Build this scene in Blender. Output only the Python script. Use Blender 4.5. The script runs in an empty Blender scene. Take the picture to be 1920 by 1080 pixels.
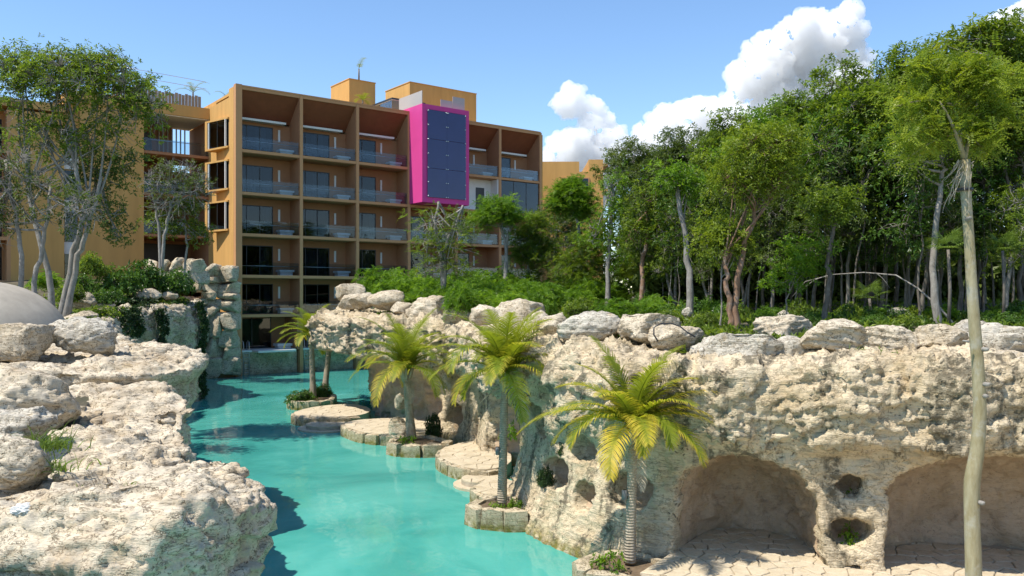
import bpy, bmesh, math, random
import numpy as np
from mathutils import Vector, Matrix, geometry, kdtree

# ------------------------------------------------------------------ camera, sky, sun, exposure
F, HY, CZ = 1550.0, 554.0, 6.3          # focal length in photo pixels, horizon row, eye height above the water
SC = bpy.context.scene
COL = SC.collection
cam_d = bpy.data.cameras.new('camera')
cam_d.sensor_width = 36.0
cam_d.lens = F / 1920 * 36
cam_d.shift_y = (HY - 540) / 1920
cam_d.clip_end = 3000
cam_d.clip_start = 0.1
cam = bpy.data.objects.new('camera', cam_d)
cam.location = (0, 0, CZ)
cam.rotation_euler = (math.radians(90), 0, 0)
COL.objects.link(cam)
SC.camera = cam

SUN_EL = math.radians(60)
SUN_H = Vector((-0.86, -0.50, 0)).normalized()          # horizontal direction towards the sun
SUN_V = Vector((SUN_H.x * math.cos(SUN_EL), SUN_H.y * math.cos(SUN_EL), math.sin(SUN_EL)))
sun_d = bpy.data.lights.new('sun', 'SUN')
sun_d.energy = 3.5
sun_d.angle = math.radians(0.53)
sun_d.color = (1.0, 0.94, 0.84)
sun = bpy.data.objects.new('sun', sun_d)
sun.rotation_euler = SUN_V.to_track_quat('Z', 'Y').to_euler()
sun.location = (-40, 0, 60)
COL.objects.link(sun)

SC.view_settings.view_transform = 'Standard'
SC.view_settings.look = 'None'
SC.view_settings.exposure = 0.90
SC.view_settings.gamma = 1
SC.view_settings.use_curve_mapping = False
SC.render.engine = 'CYCLES'
SC.cycles.max_bounces = 10
SC.cycles.volume_bounces = 8
SC.cycles.diffuse_bounces = 3
SC.cycles.glossy_bounces = 3
SC.cycles.transmission_bounces = 4
SC.cycles.transparent_max_bounces = 12
SC.cycles.caustics_reflective = False
SC.cycles.caustics_refractive = False
SC.cycles.use_denoising = True
SC.cycles.sample_clamp_indirect = 6

world = bpy.data.worlds.new('World')
SC.world = world
world.use_nodes = True


def build_world():
    nt = world.node_tree
    N, L = nt.nodes, nt.links
    N.clear()
    out = N.new('ShaderNodeOutputWorld')
    bg = N.new('ShaderNodeBackground')
    sky = N.new('ShaderNodeTexSky')
    sky.sky_type = 'NISHITA'
    sky.sun_disc = False
    sky.sun_elevation = SUN_EL
    sky.sun_rotation = math.atan2(SUN_H.x, SUN_H.y)
    sky.air_density = 1.0
    sky.dust_density = 0.0
    sky.altitude = 300
    sky.ozone_density = 2.6
    bg.inputs['Strength'].default_value = 0.12

    hsv = N.new('ShaderNodeHueSaturation')
    hsv.inputs['Saturation'].default_value = 1.08
    L.new(sky.outputs[0], hsv.inputs['Color'])
    L.new(hsv.outputs[0], bg.inputs[0]); L.new(bg.outputs[0], out.inputs[0])


build_world()

# ------------------------------------------------------------------ helpers
RNG = np.random.default_rng(11)


def W(px, py, Y):
    return Vector(((px - 960) / F * Y, Y, CZ + (HY - py) / F * Y))


_perm = np.random.default_rng(5).permutation(512).astype(np.int64)
_g3 = np.random.default_rng(6).normal(size=(512, 3))
_g3 /= np.linalg.norm(_g3, axis=1)[:, None]


def perlin(p):
    p = np.asarray(p, dtype=np.float64)
    i = np.floor(p).astype(np.int64)
    f = p - i
    u = f * f * f * (f * (f * 6 - 15) + 10)
    res = 0
    for dx in (0, 1):
        wx = u[:, 0] if dx else 1 - u[:, 0]
        for dy in (0, 1):
            wy = u[:, 1] if dy else 1 - u[:, 1]
            for dz in (0, 1):
                wz = u[:, 2] if dz else 1 - u[:, 2]
                h = _perm[(_perm[(_perm[(i[:, 0] + dx) & 511] + i[:, 1] + dy) & 511] + i[:, 2] + dz) & 511]
                g = _g3[h]
                res = res + wx * wy * wz * (g[:, 0] * (f[:, 0] - dx) + g[:, 1] * (f[:, 1] - dy) + g[:, 2] * (f[:, 2] - dz))
    return res * 1.6


def fbm(p, octaves=4, rough=0.5, ridged=False):
    a, s, t = 1.0, 0.0, 0.0
    q = np.array(p, dtype=np.float64)
    for k in range(octaves):
        n = perlin(q + 17.3 * k)
        s = s + a * ((1 - 2 * np.abs(n)) if ridged else n)
        t += a
        a *= rough
        q = q * 2.03
    return s / t


def mesh_np(name, V, Fc, mat, smooth=True, attr=None, midx=None):
    me = bpy.data.meshes.new(name)
    V = np.ascontiguousarray(V, dtype=np.float32)
    Fc = np.ascontiguousarray(Fc, dtype=np.int32)
    nf, k = Fc.shape
    me.vertices.add(len(V)); me.vertices.foreach_set('co', V.ravel())
    me.loops.add(nf * k); me.loops.foreach_set('vertex_index', Fc.ravel())
    me.polygons.add(nf); me.polygons.foreach_set('loop_start', np.arange(0, nf * k, k, dtype=np.int32))
    me.polygons.foreach_set('use_smooth', np.full(nf, smooth))
    for m in (mat if isinstance(mat, (list, tuple)) else [mat]):
        me.materials.append(m)
    if midx is not None:
        me.polygons.foreach_set('material_index', np.asarray(midx, dtype=np.int32))
    me.update(calc_edges=True)
    if attr is not None:
        a = me.attributes.new('tint', 'FLOAT', 'POINT')
        a.data.foreach_set('value', np.asarray(attr, dtype=np.float32))
    return me


def put(name, me, parent=None, loc=(0, 0, 0), rot=(0, 0, 0), scale=(1, 1, 1)):
    o = bpy.data.objects.new(name, me)
    COL.objects.link(o)
    o.location = loc; o.rotation_euler = rot; o.scale = scale
    if parent is not None:
        o.parent = parent
    return o


def tag(o, label=None, cat=None, group=None, kind=None):
    if label: o['label'] = label
    if cat: o['category'] = cat
    if group: o['group'] = group
    if kind: o['kind'] = kind
    return o


def thing(name, label, cat, loc=(0, 0, 0), rz=0, group=None):
    o = bpy.data.objects.new(name, None)
    COL.objects.link(o)
    o.empty_display_size = 0.3
    o.location = loc; o.rotation_euler = (0, 0, rz)
    return tag(o, label, cat, group)


class MB:
    """collects boxes, tubes and polygons and links them as one mesh"""
    def __init__(s):
        s.v, s.f, s.sm = [], [], []

    def add(s, vs, fs, sm=False):
        b = len(s.v)
        s.v += [tuple(x) for x in vs]
        s.f += [tuple(i + b for i in q) for q in fs]
        s.sm += [sm] * len(fs)
        return s

    def box(s, x0, x1, y0, y1, z0, z1):
        return s.add([(x0, y0, z0), (x1, y0, z0), (x1, y1, z0), (x0, y1, z0), (x0, y0, z1), (x1, y0, z1), (x1, y1, z1), (x0, y1, z1)],
                     [(0, 3, 2, 1), (4, 5, 6, 7), (0, 1, 5, 4), (1, 2, 6, 5), (2, 3, 7, 6), (3, 0, 4, 7)])

    def bar(s, p, q, r, n=8):
        return s.tube([p, q], [r, r], n)

    def tube(s, pts, rad, n=8, cap=True):
        pts = [Vector(p) for p in pts]
        vs, m = [], len(pts)
        ref = None
        for i, p in enumerate(pts):
            t = (pts[min(i + 1, m - 1)] - pts[max(i - 1, 0)])
            t = t.normalized() if t.length > 1e-9 else Vector((0, 0, 1))
            if ref is None:
                ref = t.orthogonal().normalized()
            ref = (ref - t * ref.dot(t))
            ref = ref.normalized() if ref.length > 1e-6 else t.orthogonal().normalized()
            b = t.cross(ref)
            for k in range(n):
                a = 2 * math.pi * k / n
                vs.append(p + (ref * math.cos(a) + b * math.sin(a)) * rad[i])
        fs = [(i * n + k, i * n + (k + 1) % n, (i + 1) * n + (k + 1) % n, (i + 1) * n + k) for i in range(m - 1) for k in range(n)]
        if cap:
            fs.append(tuple(range(n - 1, -1, -1))); fs.append(tuple((m - 1) * n + k for k in range(n)))
        return s.add(vs, fs, True)

    def prism(s, poly, z0, z1):
        n = len(poly)
        vs = [(x, y, z0) for x, y in poly] + [(x, y, z1) for x, y in poly]
        fs = [tuple(range(n - 1, -1, -1)), tuple(range(n, 2 * n))] + [(i, (i + 1) % n, n + (i + 1) % n, n + i) for i in range(n)]
        return s.add(vs, fs)

    def mesh(s, name, mat):
        me = bpy.data.meshes.new(name)
        me.from_pydata(s.v, [], s.f)
        me.polygons.foreach_set('use_smooth', s.sm)
        me.materials.append(mat)
        me.update()
        return me

    def build(s, name, mat, parent=None, loc=(0, 0, 0), rot=(0, 0, 0)):
        return put(name, s.mesh(name, mat), parent, loc, rot)


def surface_nets(D):
    """naive surface nets on a scalar grid (inside < 0): vertices in grid units, quads"""
    nx, ny, nz = D.shape
    s = D < 0
    c = np.zeros((nx - 1, ny - 1, nz - 1), np.int8)
    for dx in (0, 1):
        for dy in (0, 1):
            for dz in (0, 1):
                c += s[dx:nx - 1 + dx, dy:ny - 1 + dy, dz:nz - 1 + dz]
    act = (c > 0) & (c < 8)
    I = np.argwhere(act)
    idx = np.full(act.shape, -1, np.int64)
    idx[act] = np.arange(len(I))
    cor = [(a, b, d) for a in (0, 1) for b in (0, 1) for d in (0, 1)]
    val = np.stack([D[I[:, 0] + a, I[:, 1] + b, I[:, 2] + d] for a, b, d in cor], 1)
    P = np.zeros((len(I), 3)); cnt = np.zeros(len(I))
    for i in range(8):
        for j in range(i + 1, 8):
            df = [cor[j][k] - cor[i][k] for k in range(3)]
            if sum(map(abs, df)) != 1:
                continue
            m = (val[:, i] < 0) != (val[:, j] < 0)
            t = val[m, i] / (val[m, i] - val[m, j])
            P[m] += np.array(cor[i]) + t[:, None] * np.array(df)
            cnt[m] += 1
    V = I + P / cnt[:, None]
    quads = []
    for ax in range(3):
        a = [slice(None)] * 3; b = [slice(None)] * 3
        a[ax] = slice(0, -1); b[ax] = slice(1, None)
        ch = s[tuple(a)] != s[tuple(b)]
        E = np.argwhere(ch)
        o1, o2 = (ax + 1) % 3, (ax + 2) % 3
        ok = (E[:, o1] > 0) & (E[:, o2] > 0) & (E[:, o1] < D.shape[o1] - 1) & (E[:, o2] < D.shape[o2] - 1)
        E = E[ok]
        def cell(d1, d2):
            q = E.copy(); q[:, o1] -= d1; q[:, o2] -= d2
            return idx[q[:, 0], q[:, 1], q[:, 2]]
        Q = np.stack([cell(1, 1), cell(0, 1), cell(0, 0), cell(1, 0)], 1)
        ins = s[E[:, 0], E[:, 1], E[:, 2]]
        Q[~ins] = Q[~ins][:, ::-1]
        quads.append(Q)
    return V, np.concatenate(quads)


def vnormals(V, Q):
    n = np.cross(V[Q[:, 2]] - V[Q[:, 0]], V[Q[:, 3 if Q.shape[1] == 4 else 1]] - V[Q[:, 1 if Q.shape[1] == 4 else 0]])
    if Q.shape[1] == 3:
        n = np.cross(V[Q[:, 1]] - V[Q[:, 0]], V[Q[:, 2]] - V[Q[:, 0]])
    N = np.zeros_like(V)
    for k in range(Q.shape[1]):
        np.add.at(N, Q[:, k], n)
    return N / np.maximum(np.linalg.norm(N, axis=1), 1e-9)[:, None]


def sd_poly(X, Y, poly):
    d = np.full(X.shape, 1e9); s = np.ones(X.shape)
    n = len(poly)
    for i in range(n):
        ax, ay = poly[i]; bx, by = poly[i - 1]
        ex, ey = bx - ax, by - ay
        wx, wy = X - ax, Y - ay
        t = np.clip((wx * ex + wy * ey) / (ex * ex + ey * ey), 0, 1)
        d = np.minimum(d, (wx - ex * t) ** 2 + (wy - ey * t) ** 2)
        c1 = Y >= ay; c2 = Y < by; c3 = ex * wy > ey * wx
        flip = (c1 & c2 & c3) | (~c1 & ~c2 & ~c3)
        s = np.where(flip, -s, s)
    return s * np.sqrt(d)


def smax(a, b, k):
    h = np.clip(0.5 + 0.5 * (a - b) / k, 0, 1)
    return b + (a - b) * h + k * h * (1 - h)


def catmull(pts, step):
    P = [Vector((p[0], p[1], 0)) for p in pts]
    P = [P[0] * 2 - P[1]] + P + [P[-1] * 2 - P[-2]]
    out = []
    for i in range(1, len(P) - 2):
        n = max(2, int((P[i + 1] - P[i]).length / step))
        for k in range(n):
            t = k / n
            out.append(0.5 * ((2 * P[i]) + (P[i + 1] - P[i - 1]) * t + (2 * P[i - 1] - 5 * P[i] + 4 * P[i + 1] - P[i + 2]) * t * t
                              + (3 * P[i] - P[i - 1] - 3 * P[i + 1] + P[i + 2]) * t ** 3))
    out.append(P[-2])
    return np.array([(p.x, p.y) for p in out])

# ------------------------------------------------------------------ materials
def mat_new(name):
    m = bpy.data.materials.new(name)
    m.use_nodes = True
    nt = m.node_tree
    b = nt.nodes['Principled BSDF']
    return m, nt.nodes, nt.links, b


def ramp(N, L, fac, stops):
    r = N.new('ShaderNodeValToRGB')
    e = r.color_ramp.elements
    while len(e) < len(stops):
        e.new(0.5)
    for i, (p, c) in enumerate(stops):
        e[i].position = p
        e[i].color = (*c, 1) if len(c) == 3 else c
    L.new(fac, r.inputs[0])
    return r.outputs[0]


def noise_n(N, L, vec, scale, detail=5, rough=0.55, dist=0.0):
    n = N.new('ShaderNodeTexNoise')
    n.inputs['Scale'].default_value = scale; n.inputs['Detail'].default_value = detail
    n.inputs['Roughness'].default_value = rough; n.inputs['Distortion'].default_value = dist
    L.new(vec, n.inputs['Vector'])
    return n.outputs['Fac']


def mixc(N, L, fac, a, b, mode='MIX'):
    n = N.new('ShaderNodeMixRGB'); n.blend_type = mode
    for i, v in enumerate((fac, a, b)):
        if isinstance(v, (int, float)):
            n.inputs[i].default_value = v
        elif isinstance(v, tuple):
            n.inputs[i].default_value = (*v, 1)
        else:
            L.new(v, n.inputs[i])
    return n.outputs[0]


def mth(N, L, op, a, b=0.0, clamp=False):
    n = N.new('ShaderNodeMath'); n.operation = op; n.use_clamp = clamp
    for i, v in enumerate((a, b)):
        if isinstance(v, (int, float)):
            n.inputs[i].default_value = v
        else:
            L.new(v, n.inputs[i])
    return n.outputs[0]


def mapr(N, L, v, a, b, c=0.0, d=1.0):
    n = N.new('ShaderNodeMapRange')
    for i, x in enumerate((a, b, c, d)):
        n.inputs[i + 1].default_value = x
    L.new(v, n.inputs[0])
    return n.outputs[0]


def vscale(N, L, vec, s):
    n = N.new('ShaderNodeVectorMath'); n.operation = 'MULTIPLY'
    L.new(vec, n.inputs[0]); n.inputs[1].default_value = s
    return n.outputs[0]


def bump(N, L, b, h, strength, dist=0.05):
    n = N.new('ShaderNodeBump'); n.inputs['Strength'].default_value = strength; n.inputs['Distance'].default_value = dist
    L.new(h, n.inputs['Height']); L.new(n.outputs[0], b.inputs['Normal'])


def m_limestone(name, light=(0.68, 0.56, 0.385), mid=(0.52, 0.405, 0.25), dark=(0.26, 0.19, 0.11), grey=0.35, algae=0.0, stains=0.0, scale=1.0, pits=1.0, bstr=0.7, crack=1.0):
    m, N, L, b = mat_new(name)
    geo = N.new('ShaderNodeNewGeometry')
    pos = geo.outputs['Position']
    flat = vscale(N, L, pos, (1, 1, 2.6))
    c = ramp(N, L, noise_n(N, L, pos, 0.9 * scale, 3, 0.6), [(0.30, mid), (0.55, light), (0.78, tuple(min(1, x * 1.12) for x in light))])
    fine = noise_n(N, L, flat, 5.0 * scale, 5, 0.72)
    c = mixc(N, L, mth(N, L, 'MULTIPLY', mapr(N, L, fine, 0.45, 0.30, 0, 0.75), mapr(N, L, noise_n(N, L, pos, 0.7 * scale, 2, 0.5), 0.42, 0.60, 0.15, 1.0)), c, dark)
    och = noise_n(N, L, pos, 1.7 * scale, 3, 0.6)
    c = mixc(N, L, mapr(N, L, och, 0.58, 0.74, 0, 0.55), c, (0.50, 0.36, 0.18))
    gn = noise_n(N, L, pos, 2.3 * scale, 4, 0.7)
    c = mixc(N, L, mapr(N, L, gn, 0.52, 0.66, 0, grey), c, (0.27, 0.26, 0.235))
    vor = N.new('ShaderNodeTexVoronoi'); vor.inputs['Scale'].default_value = 6.5 * scale
    wv = N.new('ShaderNodeVectorMath'); wv.operation = 'MULTIPLY_ADD'
    nn = N.new('ShaderNodeTexNoise'); nn.inputs['Scale'].default_value = 4 * scale; nn.inputs['Detail'].default_value = 0; L.new(pos, nn.inputs['Vector'])
    L.new(nn.outputs['Color'], wv.inputs[0]); wv.inputs[1].default_value = (0.35, 0.35, 0.35); L.new(pos, wv.inputs[2])
    L.new(wv.outputs[0], vor.inputs['Vector'])
    pm = mth(N, L, 'MULTIPLY', mapr(N, L, vor.outputs['Distance'], 0.27, 0.12), mapr(N, L, noise_n(N, L, pos, 1.1 * scale, 1), 0.47, 0.58))
    pm = mth(N, L, 'MULTIPLY', pm, pits)
    c = mixc(N, L, mth(N, L, 'MULTIPLY', pm, 0.8), c, (0.10, 0.08, 0.055))
    if stains:
        sv = vscale(N, L, pos, (1.6, 1.6, 0.16))
        st = noise_n(N, L, sv, 1.0, 5, 0.6)
        st = mth(N, L, 'MULTIPLY', mapr(N, L, st, 0.51, 0.59), mapr(N, L, noise_n(N, L, pos, 6.0, 3, 0.7), 0.36, 0.52))
        c = mixc(N, L, mth(N, L, 'MULTIPLY', st, stains), c, (0.075, 0.07, 0.05))
        gr = mapr(N, L, noise_n(N, L, pos, 0.6, 4, 0.6), 0.5, 0.7, 0, 0.22)
        c = mixc(N, L, gr, c, (0.38, 0.345, 0.20))
    if algae:
        sz = N.new('ShaderNodeSeparateXYZ'); L.new(pos, sz.inputs[0])
        al = mapr(N, L, sz.outputs[2], 0.42, 0.08)
        al = mth(N, L, 'MULTIPLY', al, mapr(N, L, noise_n(N, L, pos, 5, 4), 0.35, 0.6), True)
        c = mixc(N, L, mth(N, L, 'MULTIPLY', al, algae), c, (0.20, 0.17, 0.035))
    lay = noise_n(N, L, vscale(N, L, pos, (0.5, 0.5, 7.0)), 2.2 * scale, 3, 0.65)
    ck = mapr(N, L, mth(N, L, 'ABSOLUTE', mth(N, L, 'SUBTRACT', lay, 0.5)), 0.022, 0.003)
    ck2 = mapr(N, L, mth(N, L, 'ABSOLUTE', mth(N, L, 'SUBTRACT', gn, 0.47)), 0.03, 0.005)
    ck = mth(N, L, 'MAXIMUM', mth(N, L, 'MULTIPLY', ck, mapr(N, L, och, 0.38, 0.55)), mth(N, L, 'MULTIPLY', ck2, mapr(N, L, fine, 0.58, 0.46)))
    ck = mth(N, L, 'MULTIPLY', ck, crack)
    c = mixc(N, L, mth(N, L, 'MULTIPLY', ck, 0.85), c, tuple(x * 0.5 for x in dark))
    L.new(c, b.inputs['Base Color'])
    b.inputs['Roughness'].default_value = 0.9
    b.inputs['Specular IOR Level'].default_value = 0.2
    h = mth(N, L, 'ADD', mth(N, L, 'MULTIPLY', fine, 1.0), mth(N, L, 'MULTIPLY', noise_n(N, L, flat, 19 * scale, 2, 0.7), 0.5))
    h = mth(N, L, 'SUBTRACT', h, mth(N, L, 'MULTIPLY', pm, 0.55))
    h = mth(N, L, 'ADD', h, mth(N, L, 'MULTIPLY', lay, 0.6))
    h = mth(N, L, 'SUBTRACT', h, mth(N, L, 'MULTIPLY', ck, 0.35))
    bump(N, L, b, h, bstr, 0.11 / scale)
    return m


def m_plain(name, col, rough=0.6, spec=0.4, var=0.12, scale=3.0, bs=0.15, metal=0.0, streak=False):
    m, N, L, b = mat_new(name)
    geo = N.new('ShaderNodeNewGeometry')
    pos = geo.outputs['Position']
    v = vscale(N, L, pos, (1.5, 1.5, 0.25)) if streak else pos
    n = noise_n(N, L, v, scale, 6, 0.6)
    c = mixc(N, L, mapr(N, L, n, 0.3, 0.7), tuple(x * (1 - var) for x in col), tuple(min(1, x * (1 + var)) for x in col))
    L.new(c, b.inputs['Base Color'])
    b.inputs['Roughness'].default_value = rough
    b.inputs['Specular IOR Level'].default_value = spec
    b.inputs['Metallic'].default_value = metal
    if bs:
        bump(N, L, b, noise_n(N, L, pos, scale * 12, 5, 0.6), bs, 0.02)
    return m


def m_leaf(name, dark, light, trans=0.35, rough=0.45, yellow=None, spread=0.12):
    """leaf: colour by a per-leaf attribute and by the plant, with light passing through the blade"""
    m, N, L, b = mat_new(name)
    at = N.new('ShaderNodeAttribute'); at.attribute_name = 'tint'
    oi = N.new('ShaderNodeObjectInfo')
    f = mth(N, L, 'ADD', at.outputs['Fac'], mth(N, L, 'MULTIPLY', mth(N, L, 'SUBTRACT', oi.outputs['Random'], 0.5), spread * 2))
    stops = [(0.05, dark), (0.75, light)]
    if yellow:
        stops.append((1.0, yellow))
    c = ramp(N, L, f, stops)
    L.new(c, b.inputs['Base Color'])
    b.inputs['Roughness'].default_value = rough
    b.inputs['Specular IOR Level'].default_value = 0.35
    tr = N.new('ShaderNodeBsdfTranslucent')
    L.new(mixc(N, L, 1.0, c, (1.5, 1.45, 0.7), 'MULTIPLY'), tr.inputs['Color'])
    mx = N.new('ShaderNodeMixShader'); mx.inputs[0].default_value = trans
    L.new(b.outputs[0], mx.inputs[1]); L.new(tr.outputs[0], mx.inputs[2])
    L.new(mx.outputs[0], N['Material Output'].inputs[0])
    return m


def m_bark(name, a, bb, ring=0.0, lichen=0.3):
    m, N, L, b = mat_new(name)
    tc = N.new('ShaderNodeTexCoord')
    p = tc.outputs['Object']
    c = mixc(N, L, mapr(N, L, noise_n(N, L, vscale(N, L, p, (6, 6, 1.6)), 1.6, 6, 0.65), 0.35, 0.65), a, bb)
    c = mixc(N, L, mapr(N, L, noise_n(N, L, p, 3.0, 5, 0.7), 0.52, 0.64, 0, lichen), c, (0.42, 0.41, 0.37))
    h = noise_n(N, L, vscale(N, L, p, (9, 9, 2)), 2.5, 6, 0.7)
    if ring:
        w = N.new('ShaderNodeTexWave'); w.bands_direction = 'Z'; w.inputs['Scale'].default_value = ring; w.inputs['Distortion'].default_value = 2.5; w.inputs['Detail'].default_value = 2
        L.new(p, w.inputs['Vector'])
        c = mixc(N, L, mapr(N, L, w.outputs['Fac'], 0.0, 0.35, 0.24 if ring > 2 else 0.12, 0.0), c, tuple(x * 0.35 for x in a))
        h = mth(N, L, 'ADD', h, w.outputs['Fac'])
    L.new(c, b.inputs['Base Color'])
    b.inputs['Roughness'].default_value = 0.85
    b.inputs['Specular IOR Level'].default_value = 0.2
    bump(N, L, b, h, 0.6, 0.03)
    return m


def m_glass(name, tint, rough=0.0, ior=1.5, boost=1.0):
    m, N, L, b = mat_new(name)
    N.remove(b)
    tr = N.new('ShaderNodeBsdfTransparent'); tr.inputs[0].default_value = (*tint, 1)
    gl = N.new('ShaderNodeBsdfGlossy'); gl.inputs['Roughness'].default_value = rough
    fr = N.new('ShaderNodeFresnel'); fr.inputs[0].default_value = ior
    mx = N.new('ShaderNodeMixShader')
    L.new(mth(N, L, 'MULTIPLY', fr.outputs[0], boost, True), mx.inputs[0])
    L.new(tr.outputs[0], mx.inputs[1]); L.new(gl.outputs[0], mx.inputs[2])
    L.new(mx.outputs[0], N['Material Output'].inputs[0])
    return m


M = {}
M['cliff'] = m_limestone('cliff_limestone', stains=0.8, algae=0.9, grey=0.2, crack=0.6)
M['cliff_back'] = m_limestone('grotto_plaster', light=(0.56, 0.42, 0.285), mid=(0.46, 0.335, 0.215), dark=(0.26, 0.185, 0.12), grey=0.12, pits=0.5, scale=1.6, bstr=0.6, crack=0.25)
M['ledge'] = m_limestone('ledge_limestone', light=(0.64, 0.545, 0.40), mid=(0.44, 0.34, 0.22), dark=(0.22, 0.16, 0.10), grey=0.42, pits=0.7, scale=1.5, algae=0.6, bstr=0.5)
M['boulder'] = m_limestone('boulder_limestone', light=(0.66, 0.565, 0.42), mid=(0.50, 0.405, 0.275), grey=0.4, scale=1.7)
M['boulder_grey'] = m_limestone('boulder_grey_limestone', light=(0.62, 0.565, 0.46), mid=(0.49, 0.43, 0.335), grey=0.55, scale=1.7)
M['wallstone'] = m_limestone('wall_limestone', light=(0.70, 0.60, 0.44), mid=(0.55, 0.45, 0.31), grey=0.6, scale=1.0, algae=0.4)
M['paving'] = m_limestone('paving_limestone', light=(0.56, 0.47, 0.335), mid=(0.47, 0.385, 0.26), dark=(0.28, 0.22, 0.15), grey=0.1, pits=0.25, scale=2.5, bstr=0.35, crack=0.3)
M['mortar'] = m_plain('mortar', (0.40, 0.34, 0.26), 0.95, 0.1, 0.2, 4, 0.4)
M['block'] = m_limestone('block_limestone', light=(0.56, 0.47, 0.33), mid=(0.46, 0.37, 0.24), grey=0.15, algae=1.0, pits=0.8, scale=2.0)
M['soil'] = m_plain('soil', (0.16, 0.115, 0.075), 0.95, 0.1, 0.35, 6, 0.6)
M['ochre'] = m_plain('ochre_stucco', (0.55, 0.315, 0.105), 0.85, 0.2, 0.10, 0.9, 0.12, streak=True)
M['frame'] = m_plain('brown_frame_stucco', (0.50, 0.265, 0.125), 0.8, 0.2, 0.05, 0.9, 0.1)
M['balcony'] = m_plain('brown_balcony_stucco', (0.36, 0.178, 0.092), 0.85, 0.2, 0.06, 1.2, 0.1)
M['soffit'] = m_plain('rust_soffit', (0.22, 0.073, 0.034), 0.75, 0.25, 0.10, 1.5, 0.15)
M['white'] = m_plain('white_render', (0.72, 0.70, 0.66), 0.7, 0.3, 0.05, 2, 0.05)
M['dark_metal'] = m_plain('dark_aluminium', (0.022, 0.022, 0.025), 0.4, 0.5, 0.1, 3, 0)
M['steel'] = m_plain('steel_rail', (0.55, 0.56, 0.57), 0.3, 0.5, 0.05, 3, 0, metal=0.9)
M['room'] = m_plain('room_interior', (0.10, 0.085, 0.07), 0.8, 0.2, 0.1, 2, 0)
M['curtain'] = m_plain('linen_curtain', (0.50, 0.50, 0.48), 0.9, 0.1, 0.1, 4, 0)
M['pink'] = m_plain('magenta_render', (0.60, 0.055, 0.25), 0.6, 0.3, 0.04, 1.0, 0.08)
M['wood_deck'] = m_plain('weathered_wood', (0.24, 0.20, 0.155), 0.85, 0.15, 0.3, 5, 0.2, streak=True)
M['concrete'] = m_plain('dome_concrete', (0.38, 0.335, 0.27), 0.8, 0.25, 0.16, 1.6, 0.35)
M['plastic'] = m_plain('white_plastic', (0.58, 0.57, 0.54), 0.5, 0.3, 0.05, 5, 0.1)
M['lampgrey'] = m_plain('lamp_grey', (0.17, 0.165, 0.16), 0.5, 0.4, 0.08, 5, 0)
M['rail_glass'] = m_glass('railing_glass', (0.80, 0.87, 0.92), 0.0, 1.5, 0.7)
M['pane'] = m_glass('window_glass', (0.36, 0.40, 0.45), 0.0, 1.5, 1.25)
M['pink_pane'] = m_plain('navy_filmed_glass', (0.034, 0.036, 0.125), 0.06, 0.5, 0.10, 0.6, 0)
M['frosted'] = m_plain('frosted_glass', (0.40, 0.36, 0.32), 0.25, 0.5, 0.03, 1, 0)
M['leaf_forest'] = m_leaf('forest_leaf', (0.052, 0.10, 0.013), (0.225, 0.31, 0.033), 0.5, 0.42, (0.36, 0.39, 0.045))
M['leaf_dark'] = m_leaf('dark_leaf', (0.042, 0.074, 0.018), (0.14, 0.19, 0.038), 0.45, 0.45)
M['leaf_bright'] = m_leaf('bright_leaf', (0.065, 0.15, 0.012), (0.22, 0.36, 0.028), 0.48, 0.45, (0.30, 0.40, 0.038))
M['leaf_lime'] = m_leaf('lime_leaf', (0.10, 0.155, 0.014), (0.27, 0.34, 0.03), 0.45, 0.45, (0.36, 0.37, 0.045))
M['leaf_shrub'] = m_leaf('shrub_leaf', (0.034, 0.085, 0.012), (0.115, 0.21, 0.026), 0.35, 0.35)
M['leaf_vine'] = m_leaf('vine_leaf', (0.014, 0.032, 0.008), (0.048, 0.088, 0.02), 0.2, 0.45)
M['frond'] = m_leaf('palm_frond', (0.085, 0.14, 0.012), (0.25, 0.29, 0.026), 0.5, 0.55, (0.60, 0.47, 0.06), 0.05)
M['grassy'] = m_leaf('grass_blade', (0.05, 0.10, 0.015), (0.17, 0.25, 0.04), 0.35, 0.5)
M['bark_grey'] = m_bark('grey_bark', (0.19, 0.17, 0.145), (0.31, 0.285, 0.25), lichen=0.5)
M['bark_dark'] = m_bark('dark_bark', (0.10, 0.085, 0.068), (0.19, 0.165, 0.135), lichen=0.25)
M['bark_red'] = m_bark('red_brown_bark', (0.17, 0.095, 0.055), (0.30, 0.19, 0.125), lichen=0.35)
M['bark_green'] = m_bark('green_grey_bark', (0.25, 0.205, 0.105), (0.36, 0.315, 0.20), ring=0.0, lichen=0.4)
M['bark_palm'] = m_bark('palm_bark', (0.30, 0.245, 0.175), (0.43, 0.365, 0.28), ring=5.0, lichen=0.2)
M['dry'] = m_plain('dry_fibre', (0.40, 0.34, 0.25), 0.9, 0.1, 0.25, 8, 0.2)


def m_water():
    m, N, L, b = mat_new('turquoise_water')
    geo = N.new('ShaderNodeNewGeometry'); pos = geo.outputs['Position']
    n = noise_n(N, L, pos, 0.16, 4, 0.6, 0.6)
    c = ramp(N, L, n, [(0.30, (0.035, 0.235, 0.205)), (0.50, (0.062, 0.335, 0.285)), (0.70, (0.11, 0.425, 0.36))])
    L.new(c, b.inputs['Base Color'])
    b.inputs['Roughness'].default_value = 0.035
    b.inputs['IOR'].default_value = 1.33
    h1 = noise_n(N, L, vscale(N, L, pos, (1, 0.55, 1)), 1.1, 3, 0.5, 0.6)
    h2 = noise_n(N, L, vscale(N, L, pos, (1, 0.6, 1)), 4.0, 3, 0.5, 0.4)
    h = mth(N, L, 'ADD', h1, mth(N, L, 'MULTIPLY', h2, 0.22))
    bump(N, L, b, h, 0.20, 0.10)
    return m


M['water'] = m_water()


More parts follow.
